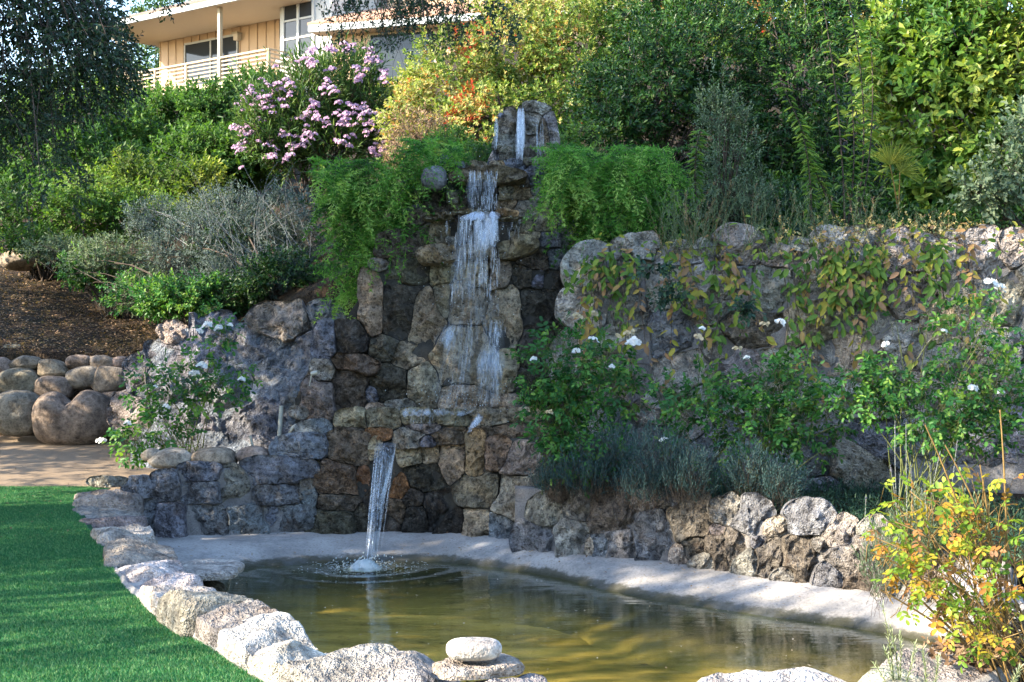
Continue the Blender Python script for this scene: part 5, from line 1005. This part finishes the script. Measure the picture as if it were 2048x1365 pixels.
lavender('grey-green lavender with tall flower stalks behind the foreground rose', (P(1830, 1130, 8.6)[0], 8.7, 0.0), [E_(1830, 1090, 60, 60, 8.6, .25), E_(1900, 1080, 60, 60, 8.6, .25), E_(1760, 1160, 30, 50, 8.0, .15)], 420, 504, mat='greygreen',
     spikes=[(1800,1110,1790,840,8.5),(1815,1100,1812,850,8.5),(1830,1110,1822,930,8.5),(1735,1150,1732,995,8.0),(1850,1080,1880,905,8.5),(1890,1090,1915,880,8.5),(1860,1090,1850,960,8.4),(1840,1080,1843,985,8.5),(1905,1080,1935,960,8.5),(1800,1100,1780,930,8.5),(1790,1110,1800,950,8.5),(1875,1090,1860,930,8.5)])
LM['pale'] = leaf_material('pale rosemary needle', greens((.17,.22,.12),(.28,.33,.19),(.40,.43,.28)), .3, .6, .3)
rs = np.random.default_rng(506); t = thing('rosemary', 'pale rosemary sprigs standing at the near right end of the coping', 'rosemary', (P(1790, 1370, 6.2)[0], 6.15, .0)); lv = Leaves(); paths = []
for a_, b_ in [((1790,1400),(1765,1210)),((1795,1400),(1800,1270)),((1800,1400),(1830,1290)),((1860,1400),(1875,1315)),((1785,1400),(1750,1330)),((1800,1400),(1780,1250)),((2000,1400),(2040,1335)),((1850,1400),(1845,1300)),((1790,1400),(1770,1300))]:
    c = bez(P(*a_, 6.15), P((a_[0]+b_[0])/2+8, (a_[1]+b_[1])/2, 6.15), P(*b_, 6.12), 10); paths.append((c, np.linspace(.003, .001, 10))); sg = np.diff(c, axis=0); sprig_leaves(lv, c[1:-1], nrm(sg[1:]), np.linalg.norm(sg[1:], axis=1)*1.1, 9, .026, .15, rs, ang=.75, sag=0, curl=.05, tint=.5+.4*rs.random(8))
V, f = tubes(paths, 4); obj('stems', V, f, M['green_stem'], t, kind='stuff'); lv.build('foliage', LM['pale'], t)

# ---- vines over the tall retaining wall
vt = thing('wall_vine', 'straggling vine with green and withered brown leaves over the retaining wall', 'vine', P(1600, 500, 13.4)); rs = np.random.default_rng(71); paths = []; pl_ = []
vc = rs.uniform(1180, 2060, 13)
for i in range(70):
    px = rs.choice(vc)+rs.normal(0, 32) if rs.random() < .75 else rs.uniform(1170, 2060); y0 = np.interp(px, [1160,1300,1600,2000,2120], [512,505,492,482,480]); ln = rs.choice([60, 110, 170, 240]) if rs.random() < .8 else 300
    x1 = px+rs.normal(0, 30); Dv_ = lambda x, y: float(D_big(x, y))-.17-rs.uniform(0, .06)
    n_ = 9; ys_ = np.linspace(y0-8, y0+ln, n_); xs_ = np.linspace(px, x1, n_)+np.cumsum(rs.normal(0, 5, n_)); c = np.array([P(x, y, Dv_(x, y)) for x, y in zip(xs_, ys_)]); c[0, 1] += .3; c[0, 2] += .02; paths.append((c, np.linspace(.005, .002, n_)))
    dryness = rs.random()
    for k in range(n_):
        for q in range(rs.integers(2, 5)): pl_.append((c[k]+rs.normal(0, .03, 3)+np.array([0, -.03, 0]), np.array([rs.normal(0, .7), rs.uniform(-.5, 0), -rs.uniform(.2, 1.)]), rs.uniform(.035, .12), np.clip(rs.normal(.16 if dryness < .62 else .72, .2), 0, .99)))
for i in range(330):
    px = rs.uniform(1180, 2060); y0 = np.interp(px, [1160,1300,1600,2000,2120], [512,505,492,482,480]); pl_.append((P(px, y0+rs.normal(-4, 20), float(D_big(px, y0))-.1+rs.uniform(-.12, .3)), np.array([rs.normal(), rs.uniform(-1, .2), rs.normal(0, .5)]), rs.uniform(.05, .10), rs.random()*.99))
V, f = tubes(paths, 4); obj('stems', V, f, M['brown_twig'], vt)
pl_ = [pl_[i] for i in rs.permutation(len(pl_))]; pos = np.array([l[0] for l in pl_]); dd = np.array([l[1] for l in pl_]); Lg = np.array([l[2] for l in pl_]); ti = np.array([l[3] for l in pl_]); up_ = np.array([0, -1., .6])+rs.normal(0, .4, (len(pos), 3))
o_ = np.argsort(-Lg); a_, b_ = o_[:300], o_[300:]
leaf_objects(vt, LM['vine'], pos[a_], dd[a_], up_[a_], Lg[a_], Lg[a_]*.5, ti[a_], curl=.3)
lv = Leaves(); lv.add(pos[b_], dd[b_], up_[b_], Lg[b_], Lg[b_]*.5, ti[b_], .3); lv.build('foliage', LM['vine'], vt)
paths = [(np.array([P(x, np.interp(x, [1160,1300,1600,2000,2120], [508,500,488,478,476])+rs.normal(0, 4), float(D_big(x, 500))+rs.uniform(-.1, .25)) for x in np.linspace(x0, x0+rs.uniform(120, 300), 9)]), np.linspace(.006, .003, 9)) for x0 in rs.uniform(1170, 1900, 22)]
V, f = tubes(paths, 4); obj('stems', V, f, M['bark'], vt)
shrub('creeper', 'blue-green creeper patch near the left end of the retaining wall', 'creeper', P(1340, 600, 13.7), [E_(1340, 590, 35, 25, 13.45, .08), E_(1490, 615, 30, 20, 13.3, .08), E_(1310, 535, 35, 14, 13.55, .08)], 70, 7, .05, .6, LM['bluegreen'], 218, nstem=0)

# ---- weeds and grasses along the top of the retaining wall
t = thing('weed_row', 'row of wispy grey-green weeds and dry stalks along the retaining wall top', 'weeds', P(1600, 490, 13.8)); t['kind'] = 'stuff'; rs = np.random.default_rng(81); paths = []; lv = Leaves(); lv2 = Leaves(); lv3 = Leaves()
for i in range(300):
    px = rs.choice([1345, 1390, 1420, 1500, 1560, 1640, 1730, 1790, 1870, 1920])+rs.normal(0, 16); D = rs.uniform(13.5, 14.4); h = rs.uniform(40, 130)*(1.2 if px < 1750 else .8); b_ = np.array([(px-CX)/F*D, D, 2.42]); e = b_+np.array([rs.normal(0, .12), rs.normal(0, .1), h*D/F]); c = bez(b_, (b_+e)/2+rs.normal(0, .07, 3), e+np.array([rs.normal(0, .1), -.05, 0]), 8); paths.append((c, np.linspace(.0022, .001, 8)))
    dst = lv if rs.random() < .8 else lv3
    sprig_leaves(dst, c[1:-1], nrm(np.diff(c, axis=0))[1:], .06, 6, .032, .22, rs, ang=.6, sag=0)
for i in range(520):
    px = np.clip(rs.normal(1800, 110), 1560, 2060); D = rs.uniform(13.4, 14.1); c = np.array([[(px-CX)/F*D, D, 2.44+abs(rs.normal(.12, .1))]]); sprig_leaves(lv2, c, nrm(rs.normal(size=(1, 3))+np.array([[0, -.3, .8]])), .06, 7, .022, .7, rs)
V, f = tubes(paths, 3); obj('stalks', V, f, M['green_stem'], t, kind='stuff'); lv.build('weed_leaves', LM['greygreen'], t); lv2.build('straw_blossoms', LM['straw'], t); lv3.build('dry_leaves', LM['dry'], t)
# ---- ground cover in the bed, leaf litter on the mulch slope
rs = np.random.default_rng(91)
def stuff(name, lv, mat, label, cat): V, f, T = lv.arrays(); o = obj(name, V, f, mat, None, False, T, kind='stuff'); o['label'] = label; o['category'] = cat; return o
n = 5000; px = rs.uniform(1080, 2450, n); D = np.interp(px, [1080,1310,1690,1960,2100,2450], [12.9,12.5,11.3,10.5,9.0,8.0])+rs.random(n)*np.interp(px, [1080, 1960, 2450], [.9, 2.2, 4.2]); C = np.stack([(px-CX)/F*D, D, ground_z((px-CX)/F*D, D)+.02], 1); lv = Leaves(); sprig_leaves(lv, C, nrm(rs.normal(size=(n, 3))+np.array([0, -.2, 1.2])), .09, 6, .04, .25, rs)
stuff('ground_cover', lv, LM['bluegreen'], 'dark low ground cover in the bed behind the low wall', 'ground cover')
n = 5200; px = rs.uniform(1100, 2100, n); D = 14.4+rs.random(n)**1.2*4.5; x = (px-CX)/F*D; ok = D > step_y(x)+.25; x, D = x[ok], D[ok]; C = np.stack([x, D, ground_z(x, D)+.02], 1); lv = Leaves(); sprig_leaves(lv, C, nrm(rs.normal(size=(len(x), 3))+np.array([0, -.3, 1.2])), .12, 7, .055, .45, rs)
stuff('ivy', lv, LM['dark'], 'dark ivy covering the slope above the retaining wall', 'ground cover')
n = 9000; px = rs.uniform(-60, 420, n); D = 17.5+rs.random(n)**1.3*5; x = (px-CX)/F*D; C = np.stack([x, D, ground_z(x, D)+.02+.02*rs.random(n)], 1); lv = Leaves(); lv.add(C, nrm(rs.normal(size=(n, 3))*np.array([1, 1, .3])), np.array([0, -.3, 1.])+rs.normal(0, .5, (n, 3)), rs.uniform(.02, .055, n), rs.uniform(.01, .025, n), rs.random(n))
stuff('leaf_litter', lv, LM['dry'], 'brown leaf litter and wood chips on the left slope', 'leaf litter')
n = 260; px = rs.uniform(0, 330, n); y = rs.uniform(11, 16.6, n); x = (px-CX)/F*y; ok = (x < lawn_edge_x(y)-.1); x, y = x[ok], y[ok]; n = len(x); z = np.where(y < 14.6, lawn_z(x, y)+.03, ground_z(x, y)+.04); lv = Leaves(); lv.add(np.stack([x, y, z], 1), nrm(rs.normal(size=(n, 3))*np.array([1, 1, .1])), np.tile([0, 0, 1.], (n, 1)), rs.uniform(.012, .035, n), rs.uniform(.008, .018, n), rs.random(n))
stuff('fallen_leaves', lv, LM['dry'], 'few dry leaves scattered over the turf and path', 'leaf litter')
n = 170; k_ = rs.integers(20, nb-50, n); tt = rs.random(n)*.9; c = BV[1][k_]*(1-tt[:, None])+BV[9][k_]*tt[:, None]; c[:, 2] = BZ+(WATER-BZ)*tt**1.5+.035; lv = Leaves(); lv.add(c, nrm(rs.normal(size=(n, 3))*np.array([1, 1, .15])), np.array([0, -.2, 1.])+rs.normal(0, .2, (n, 3)), rs.uniform(.012, .04, n), rs.uniform(.008, .02, n), rs.random(n))
stuff('bank_litter', lv, LM['dry'], 'few dry leaves lying on the cement bank of the pond', 'leaf litter')
shrub('bush', 'round green bush at the right end of the pond, outside the frame', 'bush', (4.3, 9.6, 0), [((4.3, 9.6, .45), (.7, .7, .5)), ((4.9, 8.6, .4), (.6, .6, .45))], 420, 9, .045, .5, LM['dark'], 431, nstem=14, r0=.01)
# ---- pipes at the outcrop foot
M['pvc'] = plain('weathered pipe', (.42,.43,.38), .5, .15, 12); M['hose'] = plain('black hose', (.02,.02,.022), .5)
V, f = tubes([(bez(P(556, 905, 14.75), P(560, 860, 14.75), P(563, 812, 14.75), 8), .024)], 10); tag(obj('pipe', V, f, M['pvc']), 'upright pale green-grey pipe between outcrop and waterfall', 'pipe')
V, f = tubes([(bez(P(578, 882, 14.5), P(578, 852, 14.45), P(600, 850, 14.5), 10), .02)], 10); tag(obj('pipe', V, f, M['pvc']), 'bent white pipe stub entering the waterfall stones', 'pipe')
V, f = tubes([(np.array([P(289, 735, 15.35), P(292, 765, 15.3), P(297, 800, 15.2), P(300, 830, 15.15)]), .012)], 6); tag(obj('hose', V, f, M['hose']), 'thin black hose running down the outcrop edge', 'hose')
V, f = tubes([(np.array([P(508, 902, 14.7), P(501, 876, 14.7), P(499, 872, 14.7)]), [.012, .012, .02])], 6); tag(obj('spigot', V, f, M['pvc']), 'short capped riser pipe at the foot of the outcrop', 'pipe')
V, f = tubes([(np.array([P(624, 748, 14.35), P(637, 745, 14.3)]), .022), (np.array([P(623, 750, 14.35), P(619, 772, 14.4)]), .007)], 8); tag(obj('spotlight', V, f, M['pvc']), 'small pale spotlight fixed left of the waterfall column', 'spotlight')
# ================================================================ HOUSE ON THE HILL
def siding(name, c, sc, amount=.25, rough=.7, axis=2, lines=0.):
    s = NT(name); n = s.noise(6, 5, .65); z = s.new('ShaderNodeSeparateXYZ', i_0=s.pos()).outputs[axis]
    col = s.mix(n, tuple(v*(1-amount) for v in c), tuple(min(1, v*(1+amount*.6)) for v in c)); nb = None
    if lines:
        w = s.math('FRACT', s.math('MULTIPLY', z, lines)); g = s.ramp(w, [(0, 0.), (.08, 1.), (.92, 1.), (1, 0.)]); col = s.mix(g, tuple(v*.55 for v in c), col); nb = s.bump(g, .5, .02)
    return s.go(col, rough, nb, .3)
M['wall_paint'] = siding('peach wall paint', (.52,.36,.225), 6, .12); M['batten'] = siding('peach batten paint', (.46,.31,.185), 6, .1)
M['soffit'] = siding('cream soffit boards', (.56,.47,.355), 6, .08); M['rail_paint'] = siding('cream rail paint', (.38,.315,.22), 6, .1)
M['white_trim'] = siding('white trim paint', (.48,.48,.46), 6, .08); M['gutter'] = plain('grey white gutter', (.42,.45,.46), .35, .08, 3)
M['shingle'] = siding('brown roof shingles', (.20,.15,.12), 6, .45, .95, 2, 7.)
M['pink_shingle'] = siding('reddish cedar shingles', (.42,.25,.17), 6, .35, .95, 2, 6.)
s = NT('window glass'); M['glass'] = s.go((.03,.036,.042), .05, None, .3)
M['curtain'] = siding('dark blind', (.16,.13,.11), 6, .2, .9, 0, 4.)
TA = np.array([.795, -.606, 0.]); NA_ = np.array([-.606, -.795, 0.]); HO = np.array([-15.68, 57.6, 0.])
class Frame:
    def __init__(s, o, t, n): s.o, s.t, s.n = o, t, n
    def pt(s, a, b, z): return s.o+s.t*a+s.n*b+np.array([0, 0, z])
    def box(s, name, mat, parent, a0, a1, b0, b1, z0, z1, bevel=0, **kw):
        V = np.array([s.pt(a, b, z) for z in (z0, z1) for b in (b0, b1) for a in (a0, a1)])
        f = [(0,2,3,1),(4,5,7,6),(0,1,5,4),(2,6,7,3),(0,4,6,2),(1,3,7,5)]
        return obj(name, V, f, mat, parent, False, **kw)
    def a_of(s, px, b):                # position along the wall that is seen at photo column px
        k = (px-CX)/F; o = s.o+s.n*b; return (k*o[1]-o[0])/(s.t[0]-k*s.t[1])
    def z_of(s, px, py, b):
        a = s.a_of(px, b); return EYE-(py-CY)/F*(s.pt(a, b, 0)[1])
H1 = Frame(HO, TA, NA_)
hs = thing('house', 'peach hillside house with cream balcony railing and white windows', 'house', (-10, 58, 10.5))
WB = -2.72; FZ = 11.4; SZ = 14.3
aL, aR = -1.2, 6.1
H1.box('wall', M['wall_paint'], hs, aL, aR, WB-.2, WB, 9.5, SZ)
H1.box('wall', M['wall_paint'], hs, aL, aL+.2, WB-7, WB-.21, 9.5, SZ, label='side wall of the house in shade')
for a in np.arange(aL+.03, aR, .5): H1.box('batten', M['batten'], hs, a, a+.05, WB+.002, WB+.03, FZ, SZ-.003)
H1.box('deck', M['soffit'], hs, -.6, 8.6, WB+.02, .12, FZ-.25, FZ)
H1.box('wall', M['wall_paint'], hs, -.5, 8.5, WB-.3, -.1, 8.6, FZ-.26, label='base wall beneath the balcony')
H1.box('soffit', M['soffit'], hs, -1.9, 9.2, -9, .32, SZ+.003, SZ+.10)
H1.box('gutter', M['gutter'], hs, -1.95, 9.25, .325, .45, SZ-.02, SZ+.18)
H1.box('fascia', M['white_trim'], hs, -2.0, -1.905, -9, .32, SZ-.02, SZ+.2)
V = np.array([H1.pt(a, b, z) for a in (-2.05, 9.4) for b, z in ((.40, SZ+.16), (-5.2, SZ+2.25), (-10.5, SZ+.2), (.40, SZ+.27), (-5.2, SZ+2.4), (-10.5, SZ+.3))])
f = [(0,1,7,6),(3,9,10,4),(4,10,11,5),(0,6,9,3),(0,3,4,1),(1,4,5,2),(6,7,10,9),(7,8,11,10),(1,2,8,7),(2,5,11,8)]
obj('roof', V, f, M['shingle'], hs, False)
# posts, downspout, railing
a_mid = H1.a_of(440, 0); a_end = H1.a_of(537, 0)
for a in (0, a_mid): H1.box('post', M['rail_paint'], hs, a-.07, a+.07, -.07, .07, FZ, SZ)
V, f_ = tubes([(np.array([H1.pt(-.9, .38, SZ+.02), H1.pt(-.85, .35, SZ-.2), H1.pt(-.25, .2, SZ-.55), H1.pt(-.2, .18, SZ-.8), H1.pt(-.2, .18, FZ-1)]), .06)], 8); obj('downspout', V, f_, M['soffit'], hs)
RT = 12.38
rail = H1.box('railing', M['rail_paint'], hs, -.05, a_end+.08, -.06, .07, RT-.05, RT+.02)
def sub(name, mat, par, *b): o = H1.box(name, mat, None, *b); loc = np.array(o.location); o.parent = par; o.location = loc-wparent(par); return o
for i in range(1, 7): sub('rail', M['rail_paint'], rail, 0, a_end, -.025, .02, RT-.155*i-.03, RT-.155*i+.03)
for px in (311, 373, 438, 537): a = H1.a_of(px, 0); sub('rail_post', M['rail_paint'], rail, a-.05, a+.05, -.066, .055, FZ+.003, RT-.055)
for i in range(0, 7): sub('rail', M['rail_paint'], rail, a_end+.012, a_end+.05, -1.2, -.07, RT-.155*i-.03, RT-.155*i+.03)
# sliding door
d0, d1 = H1.a_of(373, WB), H1.a_of(476, WB); zt = 13.95
dr = H1.box('sliding_door', M['white_trim'], hs, d0-.06, d1+.06, WB+.035, WB+.07, zt, zt+.08)
for a, b in ((d0, (d0+d1)/2-.03), ((d0+d1)/2+.03, d1)): sub('pane', M['glass'], dr, a, b, WB+.033, WB+.045, FZ+.05, zt-.003)
for a in (d0-.06, (d0+d1)/2-.03, d1): sub('frame', M['white_trim'], dr, a, a+.06, WB+.034, WB+.09, FZ+.003, zt-.005)
lampo = H1.a_of(480, WB)
lp = H1.box('wall_lamp', M['soffit'], hs, lampo-.12, lampo+.12, WB+.035, WB+.25, 13.72, 13.98); 
sub('lamp_hood', M['rail_paint'], lp, lampo-.18, lampo+.18, WB+.033, WB+.32, 13.985, 14.03)
# window bay right of the balcony
WB2 = -1.45; w0, w1 = H1.a_of(560, WB2), H1.a_of(640, WB2)
H1.box('wall', M['white_trim'], hs, w0, w1+.6, -4.5, WB2, 9.5, 16.5, label='white wall around the paned window')
x0, x1 = H1.a_of(568, WB2), H1.a_of(628, WB2); zb, ztp = H1.z_of(568, 118, WB2), H1.z_of(568, 8, WB2)
wn_ = H1.box('window', M['curtain'], hs, x0, x1, WB2+.004, WB2+.01, zb, ztp)
xm = (x0+x1)/2; rows3 = np.linspace(zb, ztp, 4)
for i in range(3):
    for a, b in ((x0, xm), (xm, x1)): sub('pane', M['glass'], wn_, a+.05, b-.05, WB2+.012, WB2+.02, rows3[i]+.03, rows3[i+1]-.03)
for a in (x0, xm, x1): sub('frame', M['white_trim'], wn_, a-.06, a+.06, WB2+.013, WB2+.07, zb+.002, ztp-.002)
for z in rows3: sub('glazing_bar', M['white_trim'], wn_, x0-.1, x1+.1, WB2+.014, WB2+.055, z-.035, z+.035)
sub('sill', M['white_trim'], wn_, x0-.25, x1+.25, WB2+.015, WB2+.2, zb-.16, zb-.04)
# wing with the lower roof
p0, p1 = P(622, 58, 50.5), P(905, 38, 48.9); tw = nrm((p1-p0)*np.array([1, 1, 0])); H2 = Frame(np.array([p0[0], p0[1], 0]), tw, np.array([tw[1], -tw[0], 0])); GZ = p0[2]
H2.box('wall', M['wall_paint'], hs, .5, 14, -6, -.7, 7.5, GZ-.12, label='peach wall of the lower wing')
H2.box('soffit', M['soffit'], hs, 0, 14.5, -.69, -.02, GZ-.14, GZ-.05)
H2.box('gutter', M['gutter'], hs, -.05, 14.5, -.015, .14, GZ-.14, GZ+.10)
V = np.array([H2.pt(a, b, z) for a in (-.1, 14.5) for b, z in ((.10, GZ+.11), (-6.0, GZ+2.1), (.10, GZ+.2), (-6, GZ+2.2))]); obj('roof', V, [(0,1,5,4),(2,6,7,3),(0,4,6,2),(0,2,3,1),(4,5,7,6),(1,3,7,5)], M['pink_shingle'], hs, False, label='pinkish shingled roof of the lower wing')
H2.box('wall', M['wall_paint'], hs, 1.2, 13, -7, -4.2, GZ+.8, GZ+5, label='upper peach wall above the lower roof')
u0, u1 = H2.a_of(645, -4.2), H2.a_of(703, -4.2)
wu = H2.box('window', M['white_trim'], hs, u0, u1, -4.195, -4.17, H2.z_of(645, 44, -4.2), H2.z_of(645, 10, -4.2))
o = H2.box('pane', M['glass'], None, u0+.12, u1-.12, -4.168, -4.16, H2.z_of(645, 42, -4.2), H2.z_of(645, 13, -4.2)); l_ = np.array(o.location); o.parent = wu; o.location = l_-wparent(wu)
b0, b1 = H2.a_of(742, -.7), H2.a_of(868, -.7); zz0, zz1 = H2.z_of(742, 165, -.7), H2.z_of(742, 72, -.7)
wb = H2.box('picture_window', M['rail_paint'], hs, b0-.12, b1+.12, -.695, -.66, zz0-.1, zz1+.12)
o = H2.box('pane', M['glass'], None, b0, b1, -.658, -.65, zz0, zz1); l_ = np.array(o.location); o.parent = wb; o.location = l_-wparent(wb)
# ---- trees and hedges around the house
def far_tree(label, px, D, top, rx, ry, n, seed, mat='oleander', L=.16, cat='tree', name='tree'):
    b = gbase(px, D); c = P(px, top+ry, D); m = D/F; r = np.random.default_rng(seed); t = thing(name, label, cat, b)
    ells = [(c, np.array([rx*m, rx*m, ry*m])), (c+np.array([rx*m*.5, 0, -ry*m*.3]), np.array([rx, rx, ry*.7])*m*.6), (c+np.array([-rx*m*.5, 0, -ry*m*.4]), np.array([rx, rx, ry*.7])*m*.6)]
    C, d = crown_points(ells, n, r, .3, .4, .38, .5, seed); lv = Leaves(); sprig_leaves(lv, C, nrm(d+r.normal(0, .5, d.shape)), L*3.2, 9, L, .5, r); lv.build('crown', LM[mat], t)
    V, f = stems_mesh(b, C[:24], r, .14, .02, .2); V2, f2 = tubes([(np.array([b-np.array([0, 0, .3]), (b+c)/2, c]), [.3, .22, .1])], 7); obj('trunk', np.concatenate([V2, V]), np.concatenate([f2, f+len(V2)]), M['bark'], t)
far_tree('green tree behind the left end of the balcony', 285, 78, 78, 70, 70, 900, 601)
far_tree('tree crown rising behind the house roof', 350, 95, -30, 90, 60, 700, 602, L=.22)
far_tree('pale green tree far left behind the oak branches', 120, 70, 120, 110, 90, 1100, 603, 'green')
far_tree('bushy tree left of the balcony post', 190, 60, 135, 60, 60, 900, 604, 'green', .12)
shrub('hedge', 'ivy-green hedge hiding the wall foot right below the balcony', 'hedge', gbase(380, 44), [E_(300, 240, 90, 42, 46), E_(420, 222, 100, 42, 45), E_(510, 175, 60, 40, 44), E_(230, 230, 70, 60, 44), E_(140, 250, 80, 70, 42)], 1300, 11, .13, .5, LM['green'], 611, gaps=.3, gsc=.6, tintf=tint_patch(.05, .8, .3, 6))
shrub('hedge', 'yellow-green hedge below the wing with the picture window', 'hedge', gbase(720, 36), [E_(760, 215, 80, 60, 36), E_(700, 260, 120, 70, 33), E_(830, 190, 60, 60, 36), E_(560, 300, 110, 60, 32)], 1300, 11, .10, .5, LM['yellowgreen'], 612, gaps=.3, gsc=.6, tintf=tint_patch(.1, .8, .4, 16))
